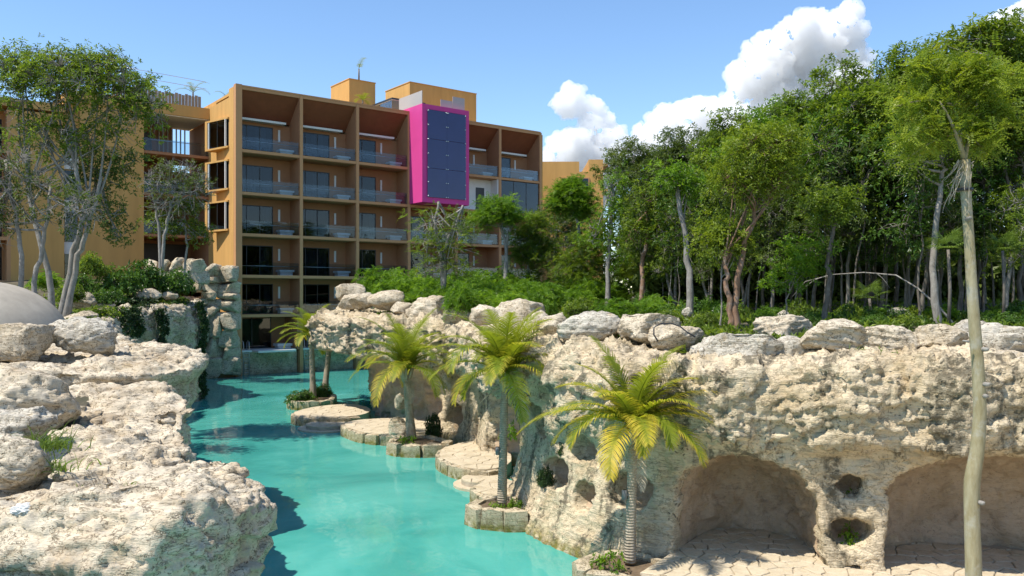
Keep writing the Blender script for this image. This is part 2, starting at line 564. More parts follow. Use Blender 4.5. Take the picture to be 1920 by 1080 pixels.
def m_ground():
    m, N, L, b = mat_new('forest_floor')
    geo = N.new('ShaderNodeNewGeometry'); pos = geo.outputs['Position']
    c = ramp(N, L, noise_n(N, L, pos, 0.8, 7, 0.65), [(0.3, (0.045, 0.05, 0.02)), (0.5, (0.10, 0.082, 0.05)), (0.7, (0.17, 0.14, 0.095))])
    L.new(c, b.inputs['Base Color']); b.inputs['Roughness'].default_value = 0.95
    bump(N, L, b, noise_n(N, L, pos, 7, 7, 0.7), 0.8, 0.12)
    return m


M['ground'] = m_ground()

# ------------------------------------------------------------------ the setting: water, bed, ground
def sheet(name, x0, x1, y0, y1, z, mat):
    return tag(MB().add([(x0, y0, z), (x1, y0, z), (x1, y1, z), (x0, y1, z)], [(0, 1, 2, 3)]).build(name, mat), kind='structure')


tag(sheet('water', -60, 60, -40, 110, 0.0, M['water']), 'turquoise river winding between limestone banks to the hotel', 'water')
tag(sheet('river_bed', -60, 60, -40, 110, -1.6, M['mortar']), 'pale river bed under the water', 'river bed')

R_PTS = [(20, 14.6), (16, 15.4), (12, 16.4), (7.9, 17.4), (6.6, 17.6), (3.5, 18.6), (1.9, 19.9), (0.4, 22.6), (-0.3, 25.2), (-1.1, 29), (-1.8, 33),
         (-3.3, 36.3), (-5.5, 38.4), (-7.7, 39.8), (-9.6, 42.6), (-10.4, 46), (-9.8, 49), (-7.5, 51.5), (-3, 53.5), (2, 55.5)]
L_PTS = [(-7.0, 15), (-8.6, 19), (-9.6, 23), (-11.5, 26.5), (-15, 32), (-18.5, 39), (-19.4, 45), (-18.8, 50), (-20.5, 54), (-23.6, 57.5), (-24.4, 61), (-24.4, 68)]


class Path:
    def __init__(s, pts, side):
        P = catmull(pts, 0.1)
        k = 15
        pad = np.pad(P, ((k, k), (0, 0)), mode='reflect', reflect_type='odd')
        P = np.stack([np.convolve(pad[:, i], np.ones(2 * k + 1) / (2 * k + 1), 'valid') for i in range(2)], 1)
        ds = np.linalg.norm(np.diff(P, axis=0), axis=1)
        s.S = np.concatenate([[0], np.cumsum(ds)])
        s.P = P
        T = np.gradient(P, axis=0)
        T = np.stack([np.convolve(np.pad(T[:, i], 8, mode='edge'), np.ones(17) / 17, 'valid') for i in range(2)], 1)
        T /= np.linalg.norm(T, axis=1)[:, None]
        s.N = np.stack([T[:, 1], -T[:, 0]], 1) * side
        s.px = 960 + F * P[:, 0] / P[:, 1]
        s.len = s.S[-1]

    def at(s, q):
        q = np.asarray(q, float)
        p = np.stack([np.interp(q, s.S, s.P[:, i]) for i in range(2)], -1)
        n = np.stack([np.interp(q, s.S, s.N[:, i]) for i in range(2)], -1)
        return p, n

    def s_px(s, px):
        i = int(np.argmin(np.where(s.S < s.len * 0.86, np.abs(s.px - px), 1e9)))
        return s.S[i]

    def offset(s, d, step=8):
        return [tuple(p) for p in (s.P + s.N * d)[::step]]


RP, LP = Path(R_PTS, 1), Path(L_PTS, -1)


def sstep(x, a, b):
    t = np.clip((np.asarray(x, float) - a) / (b - a), 0, 1)
    return t * t * (3 - 2 * t)


RIM = [Vector((p[0], p[1])) for p in RP.P[::6]]


def rim_dist(x, y):
    return min(math.hypot(x - p.x, y - p.y) for p in RIM)


def gz_right(x, y):
    d = rim_dist(x, y)
    return 4.95 + 0.45 * float(sstep(d, 0.8, 6)) + 0.5 * float(sstep(d, 6, 22)) + 0.9 * float(sstep(y, 40, 75)) + 0.12 * math.sin(x * 0.9 + y * 0.37) * math.sin(y * 0.71)


def gz_left(x, y):
    return float(np.interp(y, [0, 9, 11, 15, 19, 22, 30, 47, 53, 58, 62, 90], [2.2, 2.4, 3.05, 3.25, 4.0, 4.45, 5.1, 5.6, 6.0, 7.0, 7.5, 7.7])) + 0.08 * math.sin(x * 1.1) * math.sin(y * 0.8)


def ground_sheet(name, poly, zf, near, step, label):
    rnd = random.Random(3)
    pts = [Vector(p) for p in poly]
    n = len(pts)
    x0, x1, y0, y1 = near
    inside = []
    xs = np.arange(x0, x1, step); ys = np.arange(y0, y1, step)
    X, Y = np.meshgrid(xs, ys)
    sd = sd_poly(X, Y, poly)
    for a, b in np.argwhere(sd < -0.5):
        inside.append(Vector((X[a, b] + rnd.uniform(-.2, .2) * step, Y[a, b] + rnd.uniform(-.2, .2) * step)))
    vs, _e, fs, *_ = geometry.delaunay_2d_cdt(pts + inside, [], [list(range(n))], 1, 1e-4)
    me = bpy.data.meshes.new(name)
    me.from_pydata([(v.x, v.y, zf(v.x, v.y)) for v in vs], [], [tuple(f) for f in fs])
    me.polygons.foreach_set('use_smooth', [True] * len(me.polygons))
    me.materials.append(M['ground'])
    o = put(name, me)
    tag(o, label, 'ground', kind='structure')
    return o


right_poly = RP.offset(1.5) + [(-6, 60), (-9.5, 73.5), (-9.5, 420), (420, 420), (420, -200), (40, -200), (28, 8)]
left_poly = LP.offset(1.0) + [(-26, 74), (-26, 420), (-420, 420), (-420, -200), (-6, -200), (-6, 5), (-7.5, 12)]
ground_sheet('ground', right_poly, gz_right, (-12, 42, 14, 86), 1.5, 'leaf littered forest ground behind the cliff rim')
ground_sheet('ground', left_poly, gz_left, (-60, -6, 6, 80), 1.6, 'earth bank climbing to the hotel behind the boulder slabs')

tag(MB().prism([(3.3, 16.2), (3.3, 6), (5, -12), (60, -12), (60, 13.5), (20, 13.5)][::-1], -0.6, 0.40).build('unseen_pavement', M['paving']), 'unseen stone paved ground added in front of the near grottoes', 'unseen_pavement', kind='structure')  # out-of-view paving, added so warm instead of cyan light bounces onto the cliff

# ------------------------------------------------------------------ limestone cliffs
def facets(V, cell, seed, amp):
    """blocky fracture: each cell of the rock is pushed and tilted as one angular piece"""
    rr = np.random.default_rng(int(seed * 7) + 3)
    q = V + 0.16 * cell * np.stack([perlin(V * 1.7 / cell + k * 9.1) for k in range(3)], 1)
    q = q * (1.0, 1.0, 1.7)
    lo, hi = q.min(0) - cell, q.max(0) + cell
    n = np.ceil((hi - lo) / cell).astype(int)
    g = np.stack(np.meshgrid(*[np.arange(k) for k in n], indexing='ij'), -1).reshape(-1, 3)
    C = lo + (g + rr.uniform(0.05, 0.95, g.shape)) * cell
    # keep only cells near the surface
    occ = set(map(tuple, np.unique(((q - lo) / cell).astype(int), axis=0)))
    near = set()
    for a, b, c in occ:
        for i in (-1, 0, 1):
            for j in (-1, 0, 1):
                for k in (-1, 0, 1):
                    near.add((a + i, b + j, c + k))
    C = C[[tuple(t) in near for t in g]]
    kd = kdtree.KDTree(len(C))
    for i, c in enumerate(C):
        kd.insert(c, i)
    kd.balance()
    idx = np.fromiter((kd.find(p)[1] for p in q), dtype=np.int64, count=len(q))
    off = rr.normal(size=len(C)) * 0.5
    tilt = rr.normal(size=(len(C), 3)) * 0.75
    d = off[idx] + np.sum((q - C[idx]) / cell * tilt[idx], 1)
    return amp * np.clip(d, -1.6, 1.6)


def rock_noise(V, N, big=0.22, mid=0.11, fine=0.045, strata=0.07, rough=None, seed=0.0, crease=0.11, facet=0.0, cell=0.9):
    q = V + seed
    r = 1.0 if rough is None else rough
    patch = np.clip(0.62 + 1.9 * fbm(q * (0.5, 0.5, 0.9) + 13, 2), 0.18, 1.35)
    r = r * patch
    d = big * fbm(q * 0.55, 3) + mid * r * fbm(q * 1.9 + 9, 3, 0.55)
    st = perlin(np.stack([q[:, 0] * 0.8, q[:, 1] * 0.8, q[:, 2] * 7.5 + 3.2 * perlin(q * 0.6) + 1.2 * perlin(q * 1.7)], 1))
    d = d + strata * r * np.sign(st) * np.abs(st) ** 0.6 * np.clip(0.55 + 2.2 * perlin(q * 0.45 + 3), 0.1, 1.5)
    d = d + fine * r * (fbm(q * 6.5, 2, 0.6) + 0.7 * fbm(q * 4.2 + 5, 2, 0.6, ridged=True) - 0.2)
    cn = fbm(np.stack([q[:, 0] * 1.1, q[:, 1] * 1.1, q[:, 2] * 2.3], 1) + 51, 3, 0.55)
    d = d - crease * (0.5 + 0.5 * r) * np.exp(-(cn / 0.045) ** 2)
    cn = fbm(q * (2.6, 2.6, 4.4) + 77, 2, 0.5)
    d = d - crease * 0.55 * r * np.exp(-(cn / 0.07) ** 2)
    pit = np.clip(fbm(q * 2.6 + 31, 2) - 0.28, 0, 1)
    d = d - pit * 0.55 * r * mid * 3
    if facet:
        d = d + facets(q, cell, seed, facet) * (1.0 if rough is None else np.minimum(rough, 1.0)) + 0.5 * facets(q + 50, cell * 0.42, seed + 1, facet) * (1.0 if rough is None else np.minimum(rough, 1.0))
    return V + N * d[:, None]


def cliff(name, path, sgrid, dgrid, zgrid, prof, top, holes, mats, label, cat, nz):
    Sg, Dg, Zg = np.meshgrid(sgrid, dgrid, zgrid, indexing='ij')
    f = smax(prof(sgrid, zgrid)[:, None, :] - Dg, Zg - top(sgrid, dgrid)[:, :, None], 0.35)
    hole = np.full(f.shape, 9.0, np.float32)
    for h in holes:
        i0, i1 = np.searchsorted(sgrid, (h['s'] - h['w'] - 0.4, h['s'] + h['w'] + 0.4))
        a = (Sg[i0:i1] - h['s']) / h['w']
        b = (Dg[i0:i1] - h.get('d0', 0.0)) / h['depth']
        dz = Zg[i0:i1] - h['zs']
        c = np.where(dz > 0, dz / h['up'], dz / h['dn'])
        p = h.get('p', 2.2)
        r = (np.abs(a) ** p + np.abs(b) ** p + np.abs(c) ** p) ** (1 / p)
        s2, z2 = np.meshgrid(sgrid[i0:i1], zgrid, indexing='ij')
        wb = fbm(np.stack([s2.ravel() * 1.3 / min(1.0, h['w'] + 0.3), z2.ravel() * 1.3 / min(1.0, h['w'] + 0.3), np.full(s2.size, h['s'] * 3.1)], 1), 3).reshape(s2.shape)
        r = r + (0.26 if h['w'] < 0.8 else 0.13) * wb[:, None, :]
        hole[i0:i1] = np.minimum(hole[i0:i1], (r - 1) * min(h['w'], h['up'], h['depth']))
    f = smax(f, -hole, 0.12)
    V, Q = surface_nets(f.astype(np.float32))
    gi = V.copy()
    s_ = np.interp(V[:, 0], np.arange(len(sgrid)), sgrid)
    d_ = np.interp(V[:, 1], np.arange(len(dgrid)), dgrid)
    z_ = np.interp(V[:, 2], np.arange(len(zgrid)), zgrid)
    p, n = path.at(s_)
    Wv = np.concatenate([p + n * d_[:, None], z_[:, None]], 1)
    vn = vnormals(Wv, Q)
    ii = np.clip(np.round(gi).astype(int), 0, np.array(f.shape) - 1)
    hv = hole[ii[:, 0], ii[:, 1], ii[:, 2]]
    inside = (hv < 0.22)
    Wv = nz(Wv, vn, s_, z_, inside)
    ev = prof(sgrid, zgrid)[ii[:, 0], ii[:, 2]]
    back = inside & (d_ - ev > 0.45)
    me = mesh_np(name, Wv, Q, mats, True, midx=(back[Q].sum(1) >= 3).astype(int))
    o = put(name, me)
    tag(o, label, cat)
    return o


sA3a, sA3b = RP.s_px(1250), RP.s_px(1535)
sC0, sC1 = RP.s_px(1240), RP.s_px(960)
s_near_end = RP.s_px(975)
sg = np.concatenate([np.arange(RP.s_px(2350), s_near_end, 0.055), np.arange(s_near_end, RP.len - 1.0, 0.115)])
dg_ = np.arange(-1.3, 3.5, 0.085)
zg_ = np.arange(-0.5, 6.3, 0.06)


def r_prof(s, z):
    near = np.interp(z, [-1, 0.4, 2.0, 2.8, 3.25, 4.1, 4.7, 6], [0.0, 0.1, 0.32, 0.24, -0.26, -0.34, -0.22, 0.0])
    corn = np.interp(z, [-1, 0, 0.6, 2.4, 3.3, 4.2, 5, 6], [-0.55, -0.35, -0.05, 0.5, 0.15, -0.15, 0.2, 0.4])
    farp = np.interp(z, [-1, 0.5, 2.0, 2.9, 3.5, 4.8, 5.4, 6.3], [0.1, 0.25, 0.5, 0.35, -0.35, -0.48, -0.2, 0.1])
    w1 = sstep(s, sC0 - 1.2, sC0 + 1.2); w2 = sstep(s, sC1 - 1.0, sC1 + 2.0)
    wob = 0.30 * np.sin(s * 0.9 + 1.0) * 0.5
    out = (1 - w1)[:, None] * near + (w1 * (1 - w2))[:, None] * corn + w2[:, None] * farp
    up = sstep(z, 2.6, 3.6)[None, :]
    return out + wob[:, None] * up + 0.16 * np.sin(s * 2.7)[:, None] * up


_tp = [(2350, 5.0), (1900, 5.0), (1620, 5.0), (1440, 4.78), (1250, 4.72), (1100, 4.95), (1000, 5.05), (941, 5.1), (885, 5.1), (816, 5.15), (720, 5.32), (660, 5.55), (612, 5.7)]
_ts = [RP.s_px(p) for p, _ in _tp] + [RP.len]
_tz = [z for _, z in _tp] + [5.5]


def r_top(s, d):
    base = np.interp(s, _ts, _tz)
    return base[:, None] + (0.12 * sstep(d, -0.3, 1.4) - 0.55 * sstep(d, 1.6, 3.4))[None, :]


def arch(px0, px1, zs, crown, depth, p=2.3, d0=0.0, floor=-1.0):
    a, b = sorted((RP.s_px(px0), RP.s_px(px1)))
    return dict(s=(a + b) / 2, w=(b - a) / 2, zs=zs, up=crown - zs, dn=60.0, depth=depth, p=p, d0=d0)


def niche(px, py, w, h, depth=0.9):
    s = RP.s_px(px)
    Y = float(np.interp(s, RP.S, RP.P[:, 1])) + 0.15
    z = CZ + (HY - py) / F * Y
    pp, nn = RP.at(s)
    p2, _ = RP.at(s + 0.3)
    span = abs((p2[0] / p2[1] - pp[0] / pp[1]) * F) / 0.3
    return dict(s=s, w=max(0.12, w / span / 2), zs=z, up=h / F * Y / 2, dn=h / F * Y / 2, depth=depth, p=2.3, d0=0.15)


HOLES = [arch(1256, 1538, 1.5, 2.72, 2.9), arch(1662, 2140, 1.7, 3.0, 2.7), arch(948, 890, 1.9, 3.5, 2.5), arch(812, 700, 1.9, 3.55, 2.7), arch(652, 628, 1.5, 3.2, 2.0),
         niche(1604, 917, 56, 48, 1.0), niche(1597, 1001, 84, 60, 1.1), niche(1602, 1072, 30, 20, 0.7),
         niche(1020, 887, 46, 56, 1.1), niche(1058, 838, 44, 56, 1.0), niche(1084, 932, 42, 56, 1.0), niche(1170, 925, 82, 68, 1.1),
         niche(984, 788, 24, 66, 1.0), niche(872, 800, 8, 60, 0.8), niche(836, 788, 30, 62, 1.2), niche(838, 728, 28, 52, 1.0), niche(664, 690, 26, 56, 0.8)]


def nz_right(V, N, s, z, inside):
    up = sstep(z, 2.7, 3.4)
    rough = 0.26 + 0.95 * up
    rough = np.where(inside, 0.30, rough)
    far = sstep(s, sC1, sC1 + 3)
    rough = rough * (1 + 0.5 * far * up)
    return rock_noise(V, N, 0.16, 0.075, 0.05, 0.085, rough, 0.0, 0.09, 0.085, 0.8)


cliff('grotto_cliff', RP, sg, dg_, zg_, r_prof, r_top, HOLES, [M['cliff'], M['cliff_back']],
      'long pale limestone cliff with arched grottoes and niches on the right bank', 'cliff', nz_right)

# left bank cliff with the vines
lsg = np.arange(0.5, LP.len, 0.115)


def l_prof(s, z):
    base = np.interp(z, [-1, 0, 2.5, 4.6, 5.6, 8], [-0.25, -0.1, 0.1, -0.15, 0.15, 0.5])
    pil = 0.35 * np.abs(np.sin(s * 0.75 + 0.4)) + 0.12 * np.sin(s * 2.9)
    return base[None, :] + pil[:, None]


_ly = np.interp(lsg, LP.S, LP.P[:, 1])


def l_top(s, d):
    y = np.interp(s, LP.S, LP.P[:, 1])
    b = np.interp(y, [15, 19, 22, 27, 40, 50, 56, 66], [2.8, 3.4, 4.2, 4.7, 5.3, 5.75, 6.0, 6.0])
    return b[:, None] + (0.1 * sstep(d, 0, 1.0) - 0.6 * sstep(d, 1.4, 2.6))[None, :]


cliff('vine_cliff', LP, lsg, np.arange(-1.0, 2.6, 0.11), np.arange(-0.5, 7.0, 0.10), l_prof, l_top, [], [M['wallstone']],
      'shaded grey limestone cliff hung with dark vines on the left bank', 'cliff',
      lambda V, N, s, z, i: rock_noise(V, N, 0.25, 0.12, 0.05, 0.06, None, 40, 0.1, 0.14, 1.3))


def slab(name, poly, top, zb, label, mat, res=0.06, overhang=0.25, seed=0.0, big=0.2, mid=0.09, fine=0.04, strata=0.07, cuts=(), step=0.22):
    xs = [p[0] for p in poly]; ys = [p[1] for p in poly]
    gx = np.arange(min(xs) - .6, max(xs) + .6, res); gy = np.arange(min(ys) - .6, max(ys) + .6, res)
    X2, Y2 = np.meshgrid(gx, gy, indexing='ij')
    d2 = sd_poly(X2, Y2, poly)
    tz = top(X2, Y2)
    tq = np.stack([X2.ravel() * 0.55 + seed, Y2.ravel() * 0.9 - X2.ravel() * 0.25, np.full(X2.size, seed)], 1)
    tn = fbm(tq, 3, 0.5).reshape(X2.shape) * 4.0
    tfl = np.floor(tn); tfr = tn - tfl
    tz = tz + step * (tfl + sstep(tfr, 0.35, 0.62)) * 0.5
    gz = np.arange(zb, float(tz.max()) + 0.5, res)
    off = np.interp(gz, [zb, float(tz.max()) - 1.2, float(tz.max()) - 0.3, float(tz.max()) + 1], [overhang, overhang * 0.5, 0, 0.05])
    stp = np.array([perlin(np.array([[seed, 3.3, z * 2.6]]))[0] for z in gz]) * 0.13
    f = smax((d2[:, :, None] + off + stp), gz[None, None, :] - tz[:, :, None], 0.22)
    for (nx, ny, nzz, h) in cuts:
        nl = math.sqrt(nx * nx + ny * ny + nzz * nzz)
        f = smax(f, (X2[:, :, None] * nx + Y2[:, :, None] * ny + gz[None, None, :] * nzz) / nl - h, 0.06)
    V, Q = surface_nets(f.astype(np.float32))
    Wv = np.stack([gx[0] + V[:, 0] * res, gy[0] + V[:, 1] * res, gz[0] + V[:, 2] * res], 1)
    vn = vnormals(Wv, Q)
    Wv = rock_noise(Wv, vn, big, mid, fine, strata, None, seed, 0.08, 0.075, 1.7)
    o = put(name, mesh_np(name, Wv, Q, mat))
    return tag(o, label, 'rock')


def pcut(p, n):
    n = Vector(n).normalized()
    return (n.x, n.y, n.z, Vector(p).dot(n))


slab('foreground_ledge', [(-10.5, 11.0), (-8, 10.9), (-6.3, 10.5), (-4.7, 9.9), (-3.75, 10.6), (-3.45, 11.6), (-3.5, 12.9), (-4.3, 13.7), (-5.3, 15.0), (-7, 15.6), (-10.5, 15.4)],
     lambda x, y: 3.28 + 0.40 * np.exp(-((y - 11.1 - 0.06 * (x + 5)) / 1.0) ** 2) - 0.10 * np.clip(-x - 5.6, 0, 4) * np.exp(-((y - 11) / 1.5) ** 2) + 0.03 * (y - 12) - 0.16 * np.clip(x + 4.4, 0, 2),
     -0.4, 'huge pale foreground ledge with a blunt white nose above the water', M['ledge'], 0.05, 0.35, 2.0, 0.18, 0.045, 0.02, 0.05,
     [pcut((-4.55, 10.3, 3.55), (-0.10, -0.80, 0.55)), pcut((-3.75, 11.0, 3.2), (0.8, -0.45, 0.42)), pcut((-6.5, 10.9, 3.55), (-0.2, -0.85, 0.38))])
slab('middle_ledge', [(-5.7, 14.9), (-5.75, 15.7), (-6.45, 16.6), (-6.7, 17.8), (-7.4, 18.9), (-8.6, 20.2), (-13, 20.4), (-13, 14.6), (-8, 14.5)],
     lambda x, y: 3.42 + 0.135 * (y - 14.8) + 0.05 * np.sin(x * 1.3 + y), -0.4, 'flat weathered ledge stepping down behind the foreground ledge', M['ledge'], 0.06, 0.4, 17.0, 0.22, 0.045, 0.02, 0.08)
slab('upper_ledge', [(-8.1, 20.3), (-7.9, 21.3), (-8.6, 23.6), (-9.8, 25.6), (-12, 26.8), (-18, 26.8), (-18, 19.9), (-12, 19.5), (-9.2, 19.4)],
     lambda x, y: 4.52 + 0.028 * (y - 19.4) + 0.06 * np.sin(x * 0.9), 1.4, 'broad layered ledge with a rounded rough end carrying two boulders', M['ledge'], 0.07, 0.75, 33.0, 0.25, 0.09, 0.035, 0.10)


# ------------------------------------------------------------------ boulders
def _ico(n):
    bm = bmesh.new()
    bmesh.ops.create_icosphere(bm, subdivisions=n, radius=1.0)
    V = np.array([v.co[:] for v in bm.verts]); Fq = np.array([[v.index for v in f.verts] for f in bm.faces])
    bm.free()
    return V, Fq


ICO = {n: _ico(n) for n in (2, 3, 4, 5, 6)}


def rock_mesh(name, sx, sy, sz, seed, mat, sub=5, cuts=9, box=0.0, amp=1.0, strata=0.04):
    V, Fq = ICO[sub]
    r = np.random.default_rng(seed)
    v = V.copy()
    if box:
        v = np.sign(v) * np.abs(v) ** (1 - box)
        v /= np.max(np.abs(v), axis=1)[:, None] ** (box * 0.6)
        v = np.clip(v, -1, 1)
    for k in range(cuts):
        n = r.normal(size=3) * (1, 1, 0.8); n /= np.linalg.norm(n)
        h = r.uniform(0.58, 0.92)
        d = v @ n - h
        v = v - np.outer(np.maximum(d, 0) * 0.93, n)
    v = v / (np.abs(v).max(0))
    w = v * (sx, sy, sz)
    nn = vnormals(w, Fq)
    sc = 1.0 / max(0.35, (sx * sy * sz) ** (1 / 3))
    q = w * sc + r.uniform(0, 80, 3)
    m = (sx * sy * sz) ** (1 / 3) * amp
    d = m * (0.10 * fbm(q * 1.1, 3) + 0.055 * fbm(q * 3.0, 3, 0.6) + 0.045 * (fbm(q * 2.2, 2, 0.5, True) - 0.3) + 0.03 * fbm(q * 9, 2) - 0.05 * np.exp(-(fbm(q * (1.5, 1.5, 2.6) + 5, 3) / 0.06) ** 2))
    tl = r.normal(size=3) * 0.25 + (0, 0, 1)
    st = perlin(np.stack([q[:, 0] * .6, q[:, 1] * .6, (q @ tl) * 6], 1))
    d = d + m * strata * np.sign(st) * np.abs(st) ** .6
    w = w + nn * d[:, None]
    return mesh_np(name, w, Fq, mat, True)


_bseed = [100]


def boulder(label, x0, y0, x1, y1, Y, mat='boulder', sub=5, dr=0.8, rz=0.0, tilt=0.0, group=None, name='boulder', sink=0.12, **kw):
    _bseed[0] += 1
    w = (x1 - x0) / F * Y; h = (y1 - y0) / F * Y
    c = W((x0 + x1) / 2, (y0 + y1) / 2, Y)
    h2 = h * (1 + sink)
    me = rock_mesh(name, w / 2 * 1.03, w / 2 * dr, h2 / 2 * 1.03, _bseed[0], M[mat], sub, **kw)
    o = put(name, me, None, (c.x, Y, c.z - h * sink / 2), (0, tilt, rz))
    return tag(o, label, 'boulder', group)


boulder('squared pale stone block in front of the concrete dome', -60, 606, 88, 668, 21.5, box=0.55, cuts=3, strata=0.02)
boulder('dark sided grey topped boulder beside the squared block on the upper ledge', 88, 597, 240, 657, 22.3, 'boulder_grey', tilt=0.10, strata=0.06, dr=0.62)
boulder('big rounded tan boulder at the left edge above the grass', -120, 686, 136, 850, 16.6, 'ledge', 6, dr=0.72, strata=0.06)
boulder('grey banded rock leaning against the big rounded boulder', -60, 752, 122, 850, 15.0, 'boulder_grey', 5, strata=0.09, tilt=-0.1, dr=0.6)
boulder('small pale wedge boulder at the left edge beside the grass tuft', -50, 818, 92, 914, 12.4, 'boulder', 5, tilt=0.16, dr=0.8)

TOPS = [
    ('upright white boulder at the far end of the cliff rim', 641, 534, 684, 566, 43.5, 'boulder', 4),
    ('small buff boulder under the upright one at the rim end', 644, 552, 672, 577, 42.3, 'boulder', 4),
    ('squat buff boulder left of the bright white slab on the far rim', 664, 553, 708, 578, 41.5, 'boulder', 4),
    ('bright white slanted slab on the far rim before the green shrubs', 699, 546, 764, 581, 40.6, 'boulder', 4),
    ('low flat stone wedged between the white slab and the big oval boulder', 742, 569, 778, 588, 39.6, 'boulder', 4),
    ('big oval boulder tilted on the far rim below the bare tree', 771, 559, 849, 606, 38.2, 'boulder', 5),
    ('pale wedge boulder right of the big oval boulder', 836, 577, 892, 612, 34.9, 'boulder', 4),
    ('tiny stone half hidden in the shrubs above the wedge boulder', 878, 564, 897, 577, 36.5, 'boulder', 3),
    ('long low white boulder behind the crown of the second palm', 884, 569, 938, 609, 31.8, 'boulder', 4),
    ('white boulder just behind the tip of the middle palm', 940, 566, 1014, 618, 26.8, 'boulder', 4),
    ('rounded pale boulder right of the middle palm crown', 992, 583, 1036, 626, 24.6, 'boulder', 4),
    ('small brown veined boulder beside the long grey slab', 1018, 590, 1064, 630, 23.4, 'boulder', 4),
    ('long grey topped slab on the rim right of the middle palm', 1054, 588, 1166, 636, 22.2, 'boulder_grey', 5),
    ('broad cream boulder with a rounded right end on the rim', 1148, 587, 1268, 642, 21.2, 'boulder', 5),
    ('tan boulder with a black cord lying over it', 1220, 606, 1308, 655, 20.6, 'boulder', 5),
    ('large overhanging grey topped boulder above the nearest palm', 1298, 624, 1456, 684, 19.3, 'boulder_grey', 5),
    ('craggy white boulder standing behind the overhanging boulder', 1406, 596, 1512, 642, 21.0, 'boulder', 5),
    ('dark hollowed boulder at the right end of the overhanging one', 1446, 632, 1518, 670, 19.2, 'boulder_grey', 4),
    ('pale pointed boulder over the pillar between the two grottoes', 1510, 604, 1624, 660, 18.9, 'boulder', 5),
    ('long low cream boulder right of the pointed boulder', 1604, 614, 1714, 660, 18.8, 'boulder', 5),
    ('round shouldered cream boulder left of the smooth green trunk', 1708, 607, 1812, 662, 18.6, 'boulder', 5),
    ('small grey boulder peeking out behind the smooth green trunk', 1782, 604, 1842, 642, 19.9, 'boulder_grey', 4),
    ('broad brown grey boulder at the right edge of the rim', 1832, 611, 1980, 672, 18.6, 'boulder_grey', 5),
    ('flat layered stone below the rightmost rim boulder', 1846, 662, 1990, 696, 17.6, 'boulder', 4),
]
for k, (lab, x0, y0, x1, y1, Y, mt, sub) in enumerate(TOPS):
    boulder(lab, x0 - 9, y0 - 3, x1 + 9, y1, Y, mt, sub, dr=0.75, tilt=RNG.uniform(-0.10, 0.10), rz=RNG.uniform(-0.2, 0.2), group='boulders along the cliff rim', strata=0.05, sink=0.10, cuts=13, box=0.18)

for lab, x0, y0, x1, y1, Y in [
        ('pale boulder in the shrubs right of the concrete dome', 130, 548, 178, 578, 40),
        ('low mossy stone under the pale boulder near the dome', 120, 582, 186, 604, 34),
        ('broad boulder among green shrubs above the vine cliff', 248, 541, 302, 566, 47),
        ('small white stone at the edge of the vine cliff', 305, 546, 334, 560, 49),
        ('mossy long stone in the middle of the left shrubs', 178, 556, 214, 574, 44)]:
    boulder(lab, x0, y0, x1, y1, Y, 'boulder', 4, group='boulders on the left bank', sink=0.3)
for lab, x0, y0, x1, y1, Y in [
        ('small grey stone under the forest trees left of the fork', 1455, 582, 1480, 598, 27),
        ('mossy stone lying on the forest floor under the arching trunk', 1664, 578, 1705, 600, 26.5),
        ('white stone in the grass left of the reddish trunk', 1278, 576, 1298, 592, 27)]:
    boulder(lab, x0, y0, x1, y1, Y, 'boulder_grey', 4, group='stones on the forest floor', sink=0.3)


# stacked stone wall against the hotel corner: every stone a part of the wall
def stone_wall(name, label, rows, Y0, tiltY=0.0, sub=4):
    root = thing(name, label, 'wall', W(415, 705, Y0))
    base = Vector(root.location)
    for (x0, y0, x1, y1) in rows:
        _bseed[0] += 1
        Y = Y0 + tiltY * ((x0 + x1) / 2 - 415) / 40 + RNG.uniform(-0.12, 0.12)
        w = (x1 - x0) / F * Y; h = (y1 - y0) / F * Y
        c = W((x0 + x1) / 2, (y0 + y1) / 2, Y)
        me = rock_mesh('stone', w / 2 * 1.07, 0.75, h / 2 * 1.09, _bseed[0], M['wallstone'], sub, cuts=5, box=0.55, amp=1.0, strata=0.04)
        put('stone', me, root, c - base, (0, RNG.uniform(-.07, .07), RNG.uniform(-.15, .15)))
    return root


stone_wall('boulder_wall', 'tall wall of stacked grey boulders beside the hotel corner', [
    (384, 496, 410, 524), (406, 500, 446, 528), (408, 528, 446, 552), (381, 520, 410, 532), (366, 527, 384, 548), (380, 531, 408, 548), (378, 547, 407, 562),
    (406, 550, 446, 563), (366, 560, 393, 574), (392, 561, 418, 574), (414, 561, 447, 588), (370, 573, 414, 592), (388, 588, 416, 632), (412, 586, 447, 618), (380, 590, 394, 640),
    (414, 617, 447, 650), (386, 630, 418, 676), (417, 649, 446, 672), (416, 670, 449, 706), (384, 672, 418, 712), (366, 590, 384, 650), (366, 650, 386, 708)], 63.4, 0.35)
stone_wall('garden_wall', 'low wall of upright grey stones in front of the open hotel stairwell', [
    (278, 486, 300, 510), (298, 488, 324, 512), (322, 484, 345, 510), (343, 486, 366, 512), (364, 488, 386, 512), (300, 508, 330, 528), (328, 508, 362, 530), (360, 508, 386, 532)], 60.5, 0.0)


# ------------------------------------------------------------------ clouds: real puffs far away, lit by the sun and sky
def m_cloud():
    m, N, L, b = mat_new('cloud_vapour')
    N.remove(b)
    v = N.new('ShaderNodeVolumePrincipled')
    v.inputs['Color'].default_value = (1, 1, 1, 1)
    v.inputs['Density'].default_value = 0.13
    v.inputs['Anisotropy'].default_value = 0.0
    L.new(v.outputs[0], N['Material Output'].inputs['Volume'])
    return m


M['cloud'] = m_cloud()


